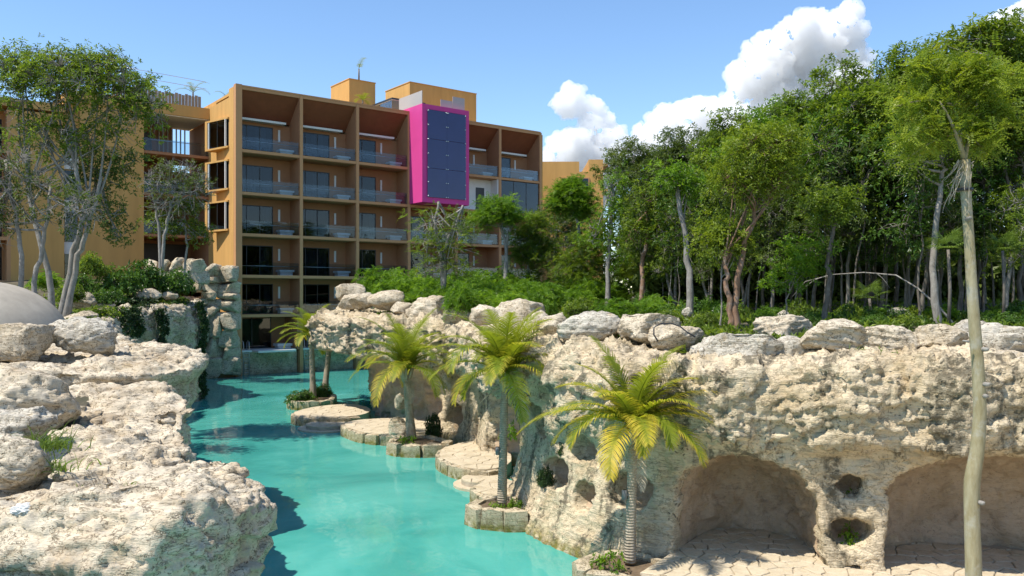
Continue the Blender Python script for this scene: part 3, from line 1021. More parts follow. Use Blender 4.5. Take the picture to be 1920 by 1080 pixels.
def cloud(label, blobs, D, seed, vox=1.5):
    r = np.random.default_rng(seed)
    sp = []
    for (px, py, rad) in blobs:
        c = np.array(W(px, py, D)); R = rad / F * D
        c[1] += r.uniform(-0.5, 0.5) * R
        sp.append((c, R))
        for k in range(9):
            n = r.normal(size=3); n[2] = abs(n[2]) * 0.9 - 0.15; n /= np.linalg.norm(n)
            R2 = R * r.uniform(0.28, 0.5)
            c2 = c + n * R * r.uniform(0.75, 1.0)
            sp.append((c2, R2))
            for j in range(5):
                n2 = r.normal(size=3) + n; n2 /= np.linalg.norm(n2)
                sp.append((c2 + n2 * R2 * 0.9, R2 * r.uniform(0.3, 0.5)))
    lo = np.min([c - R for c, R in sp], 0) - 12; hi = np.max([c + R for c, R in sp], 0) + 12
    n = np.ceil((hi - lo) / vox).astype(int)
    f = np.full(n, 20.0, np.float32)
    ax = [lo[i] + np.arange(n[i]) * vox for i in range(3)]
    for c, R in sp:
        i0 = np.maximum(((c - R - 6 - lo) / vox).astype(int), 0); i1 = np.minimum(((c + R + 6 - lo) / vox).astype(int) + 1, n)
        sl = tuple(slice(a, b) for a, b in zip(i0, i1))
        g = np.meshgrid(*[ax[i][sl[i]] for i in range(3)], indexing='ij', sparse=True)
        d = np.sqrt((g[0] - c[0]) ** 2 + (g[1] - c[1]) ** 2 + (g[2] - c[2]) ** 2) - R
        f[sl] = np.minimum(f[sl], d)
    V, Q = surface_nets(f)
    V = lo + V * vox
    N_ = vnormals(V, Q)
    d = 9.0 * np.abs(fbm(V * 0.05, 2)) + 5.0 * np.abs(fbm(V * 0.13 + 7, 2)) + 3.2 * fbm(V * 0.3, 3) - 1.0
    V = V + N_ * d[:, None]
    o = put('cloud', mesh_np('cloud', V, Q, M['cloud']))
    return tag(o, label, 'cloud', 'cumulus clouds in the sky')


cloud('towering white cumulus cloud with a grey flank rising behind the forest',
      [(1492, 95, 58), (1560, 85, 52), (1520, 55, 30), (1580, 130, 40), (1440, 130, 50), (1400, 160, 36), (1540, 180, 70), (1460, 195, 70),
       (1380, 225, 50), (1310, 225, 40), (1250, 240, 38), (1222, 270, 34), (1420, 290, 80), (1560, 270, 70), (1290, 290, 50), (1480, 330, 80), (1350, 330, 60)], 640, 3)
cloud('smaller white cumulus cloud above the low hotel wing',
      [(1068, 195, 28), (1110, 208, 26), (1125, 245, 36), (1080, 280, 40), (1150, 270, 28), (1120, 300, 44), (1060, 310, 40), (1165, 310, 36), (1110, 345, 50)], 700, 8)
cloud('white cloud edge showing above the treetops at the far right', [(1880, 62, 36), (1930, 48, 44), (1990, 60, 60), (1950, 110, 60)], 640, 12)


# ------------------------------------------------------------------ hotel
A1 = math.atan2(0.612, 0.791)
C0 = Vector((-21.3, 64.7, 0))
D1 = Vector((math.cos(A1), math.sin(A1), 0)); D2 = Vector((-math.sin(A1), math.cos(A1), 0))
hotel = thing('hotel', 'large ochre hotel block with a grid of brown balconies and a magenta glass box', 'building', C0, A1)
ZF = [0.0, 4.8, 7.93, 11.2, 14.46, 17.8, 22.7]
BAY = 5.1


def part(name, boxes, mat, parent=None, loc=(0, 0, 0), rot=(0, 0, 0)):
    mb = MB()
    for b in boxes:
        mb.box(*b)
    return mb.build(name, mat, parent, loc, rot)


def lp(p):
    return (C0.x + D1.x * p[0] + D2.x * p[1], C0.y + D1.y * p[0] + D2.y * p[1], p[2])


def ceil_list(v):
    return [float(x) for x in v]


# body: the masses behind the balcony grid
part('core_wall', [(0.0, 31.0, 5.6, 13.0, 0.0, 22.4)], M['ochre'], hotel)
part('end_wall', [(-0.32, 0.0, 0.52, 6.6, -0.5, 22.05), (-0.32, 0.0, 0.52, 1.6, 22.05, 22.72)], M['ochre'], hotel)
part('far_end_wall', [(30.86, 31.1, 0.3, 13, -0.5, 22.6)], M['ochre'], hotel)
part('roof', [(0.02, 30.85, 2.3, 13.0, 22.41, 22.62)], M['ochre'], hotel)
for i in range(7):
    w = 0.5 if i == 0 else 0.26
    x = i * BAY
    x0 = x - 0.32 if i == 0 else x - w / 2
    part('column', [(x0, x0 + w, 0.0, 0.50 if i == 0 else 2.3, -0.5, 22.74)], M['frame'], hotel)
for k, z in enumerate(ZF):
    if k == 0:
        continue
    th = 0.22
    for c in range(6):
        if c == 3 and k in (5,):
            continue
        xa = c * BAY + (0.18 if c == 0 else 0.13); xb = (c + 1) * BAY - 0.13
        part('floor_slab', [(xa, xb, 0.03, 2.3, z - th, z)], M['frame'], hotel)
part('parapet', [(0.18, 30.6, 0.0, 0.18, 22.703, 22.82), (-0.32, 0.18, 0.0, 0.5, 22.743, 22.86)], M['frame'], hotel)

_mc = {}


def shared(key, fn):
    if key not in _mc:
        _mc[key] = fn()
    return _mc[key]


def box_mesh(name, boxes, mat):
    mb = MB()
    for b in boxes:
        mb.box(*b)
    return mb.mesh(name, mat)


def curtain_mesh(w, h, seed):
    r = random.Random(seed)
    n = 22
    xs = [w * i / n for i in range(n + 1)]
    ys = [0.05 * math.sin(i * 1.9 + seed) + 0.02 * r.uniform(-1, 1) for i in range(n + 1)]
    vs = [(x, y, 0) for x, y in zip(xs, ys)] + [(x, y * 0.6, h) for x, y in zip(xs, ys)]
    fs = [(i, i + 1, n + 2 + i, n + 1 + i) for i in range(n)]
    return MB().add(vs, fs, True).mesh('curtain', M['curtain'])


def railing(parent, w, h=1.02, y=0.14, rail=0.72):
    me = shared(('rg', w, h), lambda: box_mesh('glass_railing', [(0.06, w - 0.06, -0.006, 0.006, 0.05, h)], M['rail_glass']))
    put('glass_railing', me, parent, (0, y, 0))
    me = shared(('hr', w), lambda: MB().bar((0.02, 0, 0), (w - 0.02, 0, 0), 0.026).mesh('handrail', M['steel']))
    put('handrail', me, parent, (0, y + 0.09, rail))


def bay(c, k, door_w=3.3, n_p=3, curtain=None, bench=True, style='std'):
    """one balcony: recessed walls and ceiling as its own mesh, with door frame, panes, railing, lamp and bench beneath it"""
    z0, z1 = ZF[k], ZF[k + 1] - 0.22
    x0 = c * BAY + (0.18 if c == 0 else 0.13); x1 = (c + 1) * BAY - 0.13
    w = x1 - x0; h = z1 - z0
    dp = 2.0
    top = k == 5
    ch = 2.62 if top else h
    dh = min(2.45, ch - 0.25)
    door_h = dh
    mb = MB()
    # back wall with the door opening, reveal
    mb.box(door_w, w, dp, dp + 0.14, 0.0, ch)
    mb.box(0.0, door_w, dp, dp + 0.14, door_h, ch)
    mb.box(w - 0.03, w - 0.002, 0.05, dp, 0.0, h - 0.01)
    mb.box(0.002, 0.03, 0.05, dp, 0.0, h - 0.01)
    if not top:
        mb.box(0.03, w - 0.03, 0.06, dp, h - 0.04, h - 0.012)
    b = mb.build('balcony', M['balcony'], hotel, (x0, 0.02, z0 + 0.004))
    if top:
        sm = MB()
        za, zb = ch + 0.16, h + 0.10
        sm.add([(0.03, dp + 0.1, za), (w - 0.03, dp + 0.1, za), (w - 0.03, 0.05, zb), (0.03, 0.05, zb),
                (0.03, dp + 0.3, za), (w - 0.03, dp + 0.3, za), (w - 0.03, 0.05, zb + .1), (0.03, 0.05, zb + .1)],
               [(0, 1, 2, 3), (7, 6, 5, 4), (0, 3, 7, 4), (1, 5, 6, 2), (3, 2, 6, 7), (0, 4, 5, 1)])
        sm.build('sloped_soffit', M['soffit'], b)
        put('cornice', shared(('cor', w), lambda: box_mesh('cornice', [(0.03, w * 0.86, dp - 0.75, dp - 0.01, ch - 0.02, ch + 0.15)], M['white'])), b)
    # room behind the glass
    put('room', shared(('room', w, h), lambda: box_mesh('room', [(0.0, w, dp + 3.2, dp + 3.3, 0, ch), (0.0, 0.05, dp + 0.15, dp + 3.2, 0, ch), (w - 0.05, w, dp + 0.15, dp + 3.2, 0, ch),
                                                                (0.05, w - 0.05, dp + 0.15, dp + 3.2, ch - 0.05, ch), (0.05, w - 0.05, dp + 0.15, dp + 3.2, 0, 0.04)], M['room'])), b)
    pw = door_w / n_p
    fr = [(i * pw - (0 if i == 0 else 0.03), i * pw + (0.06 if i == 0 else 0.03), dp + 0.02, dp + 0.11, 0.0, door_h) for i in range(n_p)]
    fr += [(door_w - 0.06, door_w, dp + 0.02, dp + 0.11, 0, door_h), (0.06, door_w - 0.06, dp + 0.022, dp + 0.108, door_h - 0.07, door_h - 0.002), (0.06, door_w - 0.06, dp + 0.022, dp + 0.108, 0.0, 0.06)]
    put('door_frame', shared(('df', door_w, n_p, round(door_h, 2)), lambda: box_mesh('door_frame', fr, M['dark_metal'])), b)
    pm = shared(('pane', pw, round(door_h, 2)), lambda: box_mesh('pane', [(0.03, pw - 0.03, dp + 0.055, dp + 0.065, 0.06, door_h - 0.07)], M['pane']))
    for i in range(n_p):
        put('pane', pm, b, (i * pw, 0, 0))
    if curtain:
        put('curtain', shared(('cu', curtain), lambda: curtain_mesh(curtain[1], 2.25, curtain[2])), b, (curtain[0], dp + 0.3, 0.05))
    railing(b, w)
    put('wall_lamp', shared('lamp', lambda: box_mesh('wall_lamp', [(0, 0.16, -0.09, 0.0, 0.0, 0.98)], M['white'])), b, (door_w + 0.42, dp, 1.25))
    if bench:
        put('bench', shared('bench', lambda: box_mesh('bench', [(0, 1.25, 0.0, 0.8, 0.0, 0.16), (0.1, 1.15, 0.1, 0.7, -0.28, 0.0)], M['white'])), b, (w - 1.42, 0.75, 0.30))
    return b


for k in range(1, 6):
    for c in range(6):
        if c == 3 and k in (4, 5):
            continue
        if (c, k) in ((4, 4), (5, 4)):
            continue
        cu = {(0, 3): (2.5, 0.6, 1), (0, 2): (2.3, 0.8, 2), (1, 2): (0.2, 3.0, 3), (2, 2): (0.2, 2.4, 4), (0, 1): (2.6, 0.6, 5), (2, 3): (2.2, 0.5, 6),
              (1, 4): (1.9, 1.2, 12), (1, 3): (0.2, 0.7, 13), (4, 3): (0.2, 1.0, 14), (5, 5): (1.2, 1.2, 15), (0, 4): (0.2, 1.9, 7), (1, 5): (1.8, 1.0, 8), (0, 5): (1.9, 0.9, 9), (2, 4): (0.3, 0.9, 10), (4, 1): (0.3, 1.8, 11)}.get((c, k))
        bay(c, k, 3.3 if c < 2 else 2.7, 3 if c < 2 else 2, cu)

# unfinished white bay and the glazed corner bay on the second row
b = part('unfinished_wall', [(0.0, 4.84, 1.2, 1.35, 0, 3.1), (0.0, 4.84, 0.1, 1.2, 0.0, 0.02), (4.7, 4.84, 0.1, 1.2, 0.02, 3.1)], M['white'], hotel, (4 * BAY + 0.13, 0.02, ZF[4] + 0.004))
part('opening', [(1.2, 1.7, 1.17, 1.2, 1.5, 2.2), (2.9, 3.9, 1.17, 1.2, 0.05, 2.3)], M['dark_metal'], b)  # solid dark panels on the wall, coloured as the shade inside openings
b = part('glazed_bay', [(0.0, 4.84, 2.3, 2.4, 0, 3.1)], M['balcony'], hotel, (5 * BAY + 0.13, 0.02, ZF[4] + 0.004))
for i in range(3):
    part('pane', [(0.02 + i * 1.6, 1.6 + i * 1.6, 0.12, 0.14, 0.03, 3.05)], M['pane'], b)
part('mullion', [(1.585, 1.635, 0.10, 0.16, 0.0, 3.1), (3.185, 3.235, 0.10, 0.16, 0, 3.1)], M['dark_metal'], b)

# ground storey on the water: stone base, deck slab, ladder
for c in range(6):
    x0 = c * BAY + 0.15
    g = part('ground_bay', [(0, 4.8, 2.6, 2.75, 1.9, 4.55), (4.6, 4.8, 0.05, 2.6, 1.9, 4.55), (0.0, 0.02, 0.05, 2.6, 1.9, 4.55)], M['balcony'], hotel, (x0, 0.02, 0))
    part('stone_base', [(0.05, 4.75, 0.45, 2.6, -0.6, 1.78)], M['wallstone'], g)
    part('deck_slab', [(0.06, 4.7, 0.35, 2.6, 1.80, 1.95), (1.0, 4.1, -0.9, 0.35, 1.80, 1.955)], M['white'], g)
    part('pane', [(0.1, 1.7, 2.5, 2.52, 1.96, 4.4), (1.76, 3.3, 2.5, 2.52, 1.96, 4.4)], M['pane'], g)
    part('door_frame', [(0.04, 0.1, 2.46, 2.56, 1.96, 4.5), (1.7, 1.76, 2.46, 2.56, 1.96, 4.5), (3.3, 3.36, 2.46, 2.56, 1.96, 4.5)], M['dark_metal'], g)
    part('bench', [(3.3, 4.55, 0.9, 1.9, 2.15, 2.35), (3.4, 4.45, 1.0, 1.8, 1.957, 2.15)], M['white'], g)
    mb = MB()
    for xx in (0.3, 0.75):
        mb.tube([(xx, 0.42, -0.3), (xx, 0.42, 2.3), (xx, 0.5, 2.62), (xx, 0.72, 2.7), (xx, 0.92, 2.55), (xx, 0.95, 1.96)], [0.035] * 6, 8)
    for zz in np.arange(0.2, 1.8, 0.3):
        mb.bar((0.3, 0.42, zz), (0.75, 0.42, zz), 0.025, 6)
    mb.build('pool_ladder', M['steel'], g)
    # irregular stone facing on the base
    if c < 3:
        rr = random.Random(c)
        for i in range(9):
            for j in range(4):
                cx, cz = 0.3 + i * 0.52 + (j % 2) * 0.22, 0.22 + j * 0.44
                if cx > 4.5:
                    continue
                n = rr.randint(5, 7)
                poly = [(cx + 0.27 * math.cos(a) * rr.uniform(.85, 1.05), cz + 0.22 * math.sin(a) * rr.uniform(.85, 1.05)) for a in [2 * math.pi * q / n + rr.uniform(-.2, .2) for q in range(n)]]
                vs = [(x, 0.45, z) for x, z in poly] + [(cx + (x - cx) * .85, 0.415, cz + (z - cz) * .85) for x, z in poly]
                MB().add(vs, [tuple(range(n, 2 * n))] + [(q, (q + 1) % n, n + (q + 1) % n, n + q) for q in range(n)]).build('stone', M['wallstone'], g)

# magenta box with six dark panes and steel fixings
pb = MB()
X0, X1, YF, ZA, ZB = 15.32, 20.30, -2.17, 14.50, 23.12
gx0, gx1, gz0, gz1 = X0 + 0.50, X1 - 0.40, ZA + 0.45, ZB - 0.45
for bx in [(X0, X1, YF, 0.0, ZB - 0.42, ZB), (X0, X1, YF, 0.0, ZA, ZA + 0.5), (X0, X0 + 0.58, YF, 0.0, ZA + 0.5, ZB - 0.42), (X1 - 0.42, X1, YF, 0.0, ZA + 0.5, ZB - 0.42), (X0, X1, 0.0, 2.4, ZA, ZB)]:
    pb.box(*bx)
pink = pb.build('magenta_box', M['pink'], hotel)
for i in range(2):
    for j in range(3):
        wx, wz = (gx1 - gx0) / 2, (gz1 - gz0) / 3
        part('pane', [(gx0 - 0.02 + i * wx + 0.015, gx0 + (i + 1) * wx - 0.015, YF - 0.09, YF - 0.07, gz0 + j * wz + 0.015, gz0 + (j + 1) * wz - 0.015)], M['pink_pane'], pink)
fx = []
for i in range(3):
    for j in range(7):
        cx = gx0 + (gx1 - gx0) * i / 2 + (0.07 if i == 0 else -0.07 if i == 2 else 0); cz = gz0 + 0.1 + (gz1 - gz0 - 0.2) * j / 6
        for dx in ((-0.09, 0.09) if i == 1 else (0,)):
            mb = MB().tube([(cx + dx, YF - 0.14, cz), (cx + dx, YF + 0.05, cz)], [0.05, 0.05], 8)
            mb.build('fixing', M['steel'], pink)
part('glass_trim', [(gx1 - 0.03, gx1 + 0.03, YF - 0.03, YF - 0.004, gz0, gz1)], M['steel'], pink)

# wedge windows on the end wall
for z0 in (18.2, 14.85, 11.6):
    wmb = MB()
    h = 2.15
    def wedge(za, zb, dx=0.0):
        return [(-0.325, 1.5, za), (-0.325, 4.6, za), (-1.25 + dx, 4.6, za), (-0.45, 1.5, za), (-0.325, 1.5, zb), (-0.325, 4.6, zb), (-1.25 + dx, 4.6, zb), (-0.45, 1.5, zb)]
    fcs = [(0, 1, 2, 3), (7, 6, 5, 4), (0, 4, 5, 1), (1, 5, 6, 2), (2, 6, 7, 3), (3, 7, 4, 0)]
    wmb.add(wedge(z0 - 0.14, z0), fcs).add(wedge(z0 + h, z0 + h + 0.14), fcs)
    wmb.add([(-0.33, 4.3, z0), (-0.33, 4.6, z0), (-1.25, 4.6, z0), (-1.17, 4.3, z0), (-0.33, 4.3, z0 + h), (-0.33, 4.6, z0 + h), (-1.25, 4.6, z0 + h), (-1.17, 4.3, z0 + h)], fcs)
    wb = wmb.build('bay_window', M['ochre'], hotel)
    mb = MB()
    mb.add([(-1.06, 4.2, z0 + 0.01), (-0.5, 1.85, z0 + 0.01), (-0.5, 1.85, z0 + h - 0.01), (-1.06, 4.2, z0 + h - 0.01)], [(0, 1, 2, 3)])
    mb.build('pane', M['pane'], wb)
    mb = MB()
    mb.add([(-0.335, 1.6, z0), (-0.335, 4.3, z0), (-0.335, 4.3, z0 + h), (-0.335, 1.6, z0 + h)], [(0, 1, 2, 3)])
    mb.build('dark_backing', M['dark_metal'], wb)  # near-black sheet behind the glass, its colour standing for the unlit room
    mb = MB()
    mb.box(-1.12, -0.98, 4.1, 4.24, z0, z0 + h).box(-0.56, -0.44, 1.78, 1.9, z0, z0 + h)
    mb.add([(-0.80, 2.98, z0), (-0.76, 3.10, z0), (-0.72, 3.04, z0), (-0.80, 2.98, z0 + h), (-0.76, 3.10, z0 + h), (-0.72, 3.04, z0 + h)], [(0, 1, 4, 3), (1, 2, 5, 4), (2, 0, 3, 5)])
    mb.build('window_frame', M['white'] if z0 else M['white'], wb)

# roof masses, glass pavilion, planting
bx = part('roof_tower', [(13.4, 16.2, 8, 12, 22.62, 27.05)], M['ochre'], hotel)
part('cap', [(13.35, 16.25, 7.95, 12.05, 27.05, 27.13)], M['ochre'], bx)
bx = part('roof_penthouse', [(20.1, 28.3, 8, 13, 22.62, 27.8)], M['ochre'], hotel)
part('cap', [(20.05, 28.35, 7.95, 13.05, 27.8, 27.88)], M['ochre'], bx)
bx = part('glass_pavilion', [(15.0, 18.6, 2.6, 7.2, 24.35, 24.5)], M['dark_metal'], hotel)
part('ceiling_panel', [(15.05, 18.55, 2.65, 7.15, 24.30, 24.345)], M['white'], bx)
for i in range(3):
    part('pane', [(15.1 + i * 1.15, 16.2 + i * 1.15, 2.7, 2.72, 22.75, 24.28)], M['rail_glass'], bx)
part('pane', [(15.06, 15.08, 2.75, 7.0, 22.75, 24.28)], M['rail_glass'], bx)
part('glass_screen', [(15.4, 15.44, -2.0, 2.0, 23.15, 24.3)], M['frosted'], hotel)
part('glass_screen', [(18.9, 20.2, -1.6, -1.56, 23.15, 24.35)], M['frosted'], hotel)
part('glass_screen', [(17.6, 18.86, -1.6, -1.56, 23.15, 23.9)], M['frosted'], hotel)

# left wing: open stairwell, blank wall, window strip, balconies
wing = thing('hotel_wing', 'ochre hotel wing with an open stairwell behind the leaning grey trees', 'building', C0, A1)
LX = -5.5
part('fascia', [(LX - 5.6, -0.33, 6.3, 12.0, 21.1, 22.0)], M['ochre'], wing)
part('soffit', [(LX + 0.02, -0.35, 6.45, 12.0, 21.02, 21.095)], M['white'], wing)
part('blank_wall', [(LX - 4.6, LX, 6.4, 12.0, 5.0, 21.09)], M['ochre'], wing)
part('side_wall', [(-0.30, -0.02, 6.61, 12.0, 5.0, 21.0)], M['balcony'], wing)
part('back_wall', [(LX + 0.01, -1.9, 11.6, 11.9, 5.0, 21.0), (-1.9, -0.32, 11.6, 11.9, 5, 17.2)], M['balcony'], wing)
for z in (11.3, 14.6, 18.0):
    fl = part('landing', [(LX + 0.01, -0.32, 6.5, 11.6, z - 0.22, z)], M['balcony'], wing)
    put('glass_railing', shared('wr', lambda: box_mesh('glass_railing', [(LX + 0.05, -0.4, 6.6, 6.62, 0.05, 1.05)], M['rail_glass'])), fl, (0, 0, z))
    put('handrail', shared('wh', lambda: MB().bar((LX + 0.05, 6.72, 0), (-0.4, 6.72, 0), 0.03).mesh('handrail', M['steel'])), fl, (0, 0, z + 0.95))
    for i in range(7):
        part('slat', [(-3.1 + i * 0.36, -3.0 + i * 0.36, 11.3, 11.42, z, z + 2.9)], M['frosted'], fl)
    part('dark_doorway', [(LX + 0.3, LX + 1.9, 11.55, 11.598, z, z + 2.4)], M['dark_metal'], fl)  # solid dark panel, coloured as the shade inside a doorway
part('dark_doorway', [(LX + 0.3, -0.6, 11.5, 11.598, 7.6, 10.8)], M['dark_metal'], wing)  # wide dark panel, its colour standing for shade at the stairwell foot
part('strip_wall', [(LX - 5.7, LX - 4.602, 6.9, 12, 5, 21.08)], M['ochre'], wing)
for z, g in ((16.9, 1), (13.6, 1), (10.4, 1), (7.6, 1)):
    wn = part('window', [(LX - 5.65, LX - 4.65, 6.80, 6.895, z - 0.9, z)], M['white'], wing)
    part('pane', [(LX - 5.6, LX - 4.7, 6.86, 6.88, z + 0.02, z + 2.3)], M['pane'], wn)
    part('dark_backing', [(LX - 5.6, LX - 4.7, 6.885, 6.897, z + 0.02, z + 2.3)], M['dark_metal'], wn)  # dark sheet close behind the pane, coloured as an unlit interior
part('corner_wall', [(LX - 9.2, LX - 5.702, 6.4, 12, 5, 20.0)], M['ochre'], wing)
for k, z in enumerate((7.4, 10.6, 13.8, 17.0)):
    for i in range(3):
        x = LX - 9.2 - 4.6 * (i + 1)
        bb = part('balcony', [(x, x + 4.6, 6.4, 8.6, z - 0.25, z), (x + 4.35, x + 4.6, 6.4, 8.6, z, z + 2.95), (x, x + 4.35, 8.5, 8.6, z, z + 2.95)], M['frame'], wing)
        part('pane', [(x + 0.2, x + 2.2, 8.44, 8.46, z + 0.05, z + 2.5), (x + 2.25, x + 4.2, 8.44, 8.46, z + 0.05, z + 2.5)], M['pane'], bb)
        part('dark_backing', [(x + 0.15, x + 4.25, 8.47, 8.495, z + 0.02, z + 2.55)], M['dark_metal'], bb)  # dark sheet behind the balcony panes in place of shaded rooms
part('roof', [(LX - 23.5, LX - 5.65, 6.3, 12, 20.2, 20.8)], M['ochre'], wing)
dk = part('roof_screen', [(LX - 2.0, -0.4, 8.0, 8.1, 22.0, 22.05)], M['wood_deck'], wing)
for i in range(26):
    x = LX - 2.0 + i * 0.27
    part('plank', [(x, x + 0.235, 8.0, 8.06, 22.05, 23.35 - 0.06 * (i % 3))], M['wood_deck'], dk)
for z in (23.95, 24.55):
    MB().bar((LX - 2.0, 7.7, z + 0.2), (-0.2, 7.7, z), 0.02, 6).build('cable', M['steel'], wing)

# far wing to the right, behind the young trees
fw = thing('far_hotel_wing', 'low ochre hotel wing with a notched roof behind the young trees', 'building', (0, 0, 0))
YW = 92.0
def fx_(px):
    return (px - 960) / F * YW
def fz_(py):
    return CZ + (HY - py) / F * YW
part('wall', [(fx_(1008), fx_(1086), YW, YW + 9, 4, fz_(303)), (fx_(1086), fx_(1104), YW, YW + 9, 4, fz_(322)), (fx_(1104), fx_(1131), YW, YW + 9, 4, fz_(299))], M['ochre'], fw)
sd = part('side_gallery', [(fx_(1131), fx_(1140), YW + 0.02, YW + 9, z, z + 0.3) for z in (8, 11.3, 14.6, 17.9, 20.7)], M['frame'], fw)
for (a, b_, c, d) in ((1053, 333, 1105, 362), (1056, 433, 1084, 456), (1056, 383, 1100, 410)):
    wn = part('window', [(fx_(a), fx_(c), YW - 0.12, YW - 0.002, fz_(d), fz_(b_))], M['frame'], fw)
    part('pane', [(fx_(a) + 0.15, fx_(c) - 0.15, YW - 0.15, YW - 0.125, fz_(d) + 0.12, fz_(b_) - 0.12)], M['pane'], wn)
    part('dark_backing', [(fx_(a) + 0.15, fx_(c) - 0.15, YW - 0.124, YW - 0.1215, fz_(d) + 0.12, fz_(b_) - 0.12)], M['dark_metal'], wn)  # thin dark sheet under the glass, painting in the room's darkness

# concrete dome at the left edge
def dome():
    V, Q = [], []
    cx, cy = W(-120, 560, 27.5).x, 27.5
    n, m_ = 48, 20
    rx, ry, h = abs(W(-120, 0, 27.5).x - W(124, 0, 27.5).x), 3.4, 3.0
    for j in range(m_ + 1):
        t = j / m_ * math.pi / 2
        for i in range(n):
            a = 2 * math.pi * i / n
            c = math.cos(t) ** 0.62
            V.append((rx * c * math.cos(a), ry * c * math.sin(a), h * math.sin(t) ** 0.9))
    for j in range(m_):
        for i in range(n):
            Q.append((j * n + i, j * n + (i + 1) % n, (j + 1) * n + (i + 1) % n, (j + 1) * n + i))
    o = MB().add(V, Q, True).build('concrete_dome', M['concrete'], None, (cx, cy, 3.85))
    tag(o, 'smooth grey concrete dome at the left edge behind the squared block', 'dome')


dome()


# ------------------------------------------------------------------ terraces, planters and paving
def clip_poly(poly, nx, ny, h):
    out = []
    for i in range(len(poly)):
        a, b = poly[i], poly[(i + 1) % len(poly)]
        da, db = a[0] * nx + a[1] * ny - h, b[0] * nx + b[1] * ny - h
        if da <= 0:
            out.append(a)
        if (da < 0) != (db < 0) and da != db:
            t = da / (da - db)
            out.append((a[0] + (b[0] - a[0]) * t, a[1] + (b[1] - a[1]) * t))
    return out


def flagstones(parent, origin, poly, z, size, seed, gap=0.013, limit=300):
    """irregular paving: each stone its own small slab, sunk joints between"""
    rnd = random.Random(seed)
    P = np.array(poly)
    (x0, y0), (x1, y1) = P.min(0), P.max(0)
    nx, ny = max(1, int((x1 - x0) / size)), max(1, int((y1 - y0) / size))
    seeds = []
    for i in range(nx + 1):
        for j in range(ny + 1):
            p = (x0 + (i + 0.5 * (j % 2)) * size + rnd.uniform(-.33, .33) * size, y0 + j * size + rnd.uniform(-.33, .33) * size)
            if sd_poly(np.array([p[0]]), np.array([p[1]]), poly)[0] < -0.03:
                seeds.append(p)
    seeds = seeds[:limit]
    for p in seeds:
        cell = [(p[0] - size * 1.3, p[1] - size * 1.3), (p[0] + size * 1.3, p[1] - size * 1.3), (p[0] + size * 1.3, p[1] + size * 1.3), (p[0] - size * 1.3, p[1] + size * 1.3)]
        for q in seeds:
            dx, dy = q[0] - p[0], q[1] - p[1]
            l = math.hypot(dx, dy)
            if l < 1e-6 or l > size * 3:
                continue
            cell = clip_poly(cell, dx / l, dy / l, (p[0] * dx + p[1] * dy) / l + l / 2 - gap)
        # trim to the terrace outline
        n = len(poly)
        cw = sum(poly[i][0] * poly[(i + 1) % n][1] - poly[(i + 1) % n][0] * poly[i][1] for i in range(n))
        if n < 40:
            for i in range(n):
                a, b = poly[i], poly[(i + 1) % n]
                ex, ey = b[0] - a[0], b[1] - a[1]
                l = math.hypot(ex, ey)
                nx_, ny_ = (ey / l, -ex / l) if cw > 0 else (-ey / l, ex / l)
                cell = clip_poly(cell, nx_, ny_, a[0] * nx_ + a[1] * ny_ - 0.01)
        if len(cell) < 3:
            continue
        m = len(cell)
        zt = z + rnd.uniform(-0.006, 0.006)
        cx, cy = sum(c[0] for c in cell) / m, sum(c[1] for c in cell) / m
        o = [(c[0] - cx + rnd.uniform(-.012, .012), c[1] - cy + rnd.uniform(-.012, .012)) for c in cell]
        vs = [(x, y, -0.05) for x, y in o] + [(x, y, -0.012) for x, y in o] + [(x * .93, y * .93, rnd.uniform(-.003, .003)) for x, y in o]
        fs = [tuple(range(2 * m, 3 * m))]
        for k in range(m):
            k2 = (k + 1) % m
            fs += [(k, k2, m + k2, m + k), (m + k, m + k2, 2 * m + k2, 2 * m + k)]
        MB().add(vs, fs).build('flagstone', M['paving'], parent, (cx - origin[0], cy - origin[1], zt - origin[2]))


def block_mesh(lx, ly, lz, seed, mat):
    """hewn block: subdivided box, bevelled by rounding and dented by noise"""
    r = np.random.default_rng(seed)
    idx, V, Fq = {}, [], []
    def vid(p):
        k = tuple(p)
        if k not in idx:
            idx[k] = len(V); V.append(p)
        return idx[k]
    n = 2
    for ax in range(3):
        for sgn in (-1, 1):
            for i in range(n):
                for j in range(n):
                    q = []
                    for (a, b) in ((0, 0), (1, 0), (1, 1), (0, 1)):
                        p = [0, 0, 0]
                        p[ax] = sgn; p[(ax + 1) % 3] = -1 + 2 * (i + a) / n; p[(ax + 2) % 3] = -1 + 2 * (j + b) / n
                        q.append(vid(tuple(p)))
                    Fq.append(q if sgn > 0 else q[::-1])
    V = np.array(V, float)
    e = (np.abs(V) > 0.99).sum(1)
    V = V * np.where(e == 3, 0.90, np.where(e == 2, 0.95, 1.0))[:, None]
    V = V + r.normal(size=V.shape) * 0.05
    V = V * (lx / 2, ly / 2, lz / 2)
    return mesh_np('block', V, np.array(Fq), mat, False)


def side_of(x, y, path=RP):
    d = (path.P[:, 0] - x) ** 2 + (path.P[:, 1] - y) ** 2
    i = int(np.argmin(d))
    return float((x - path.P[i, 0]) * path.N[i, 0] + (y - path.P[i, 1]) * path.N[i, 1])


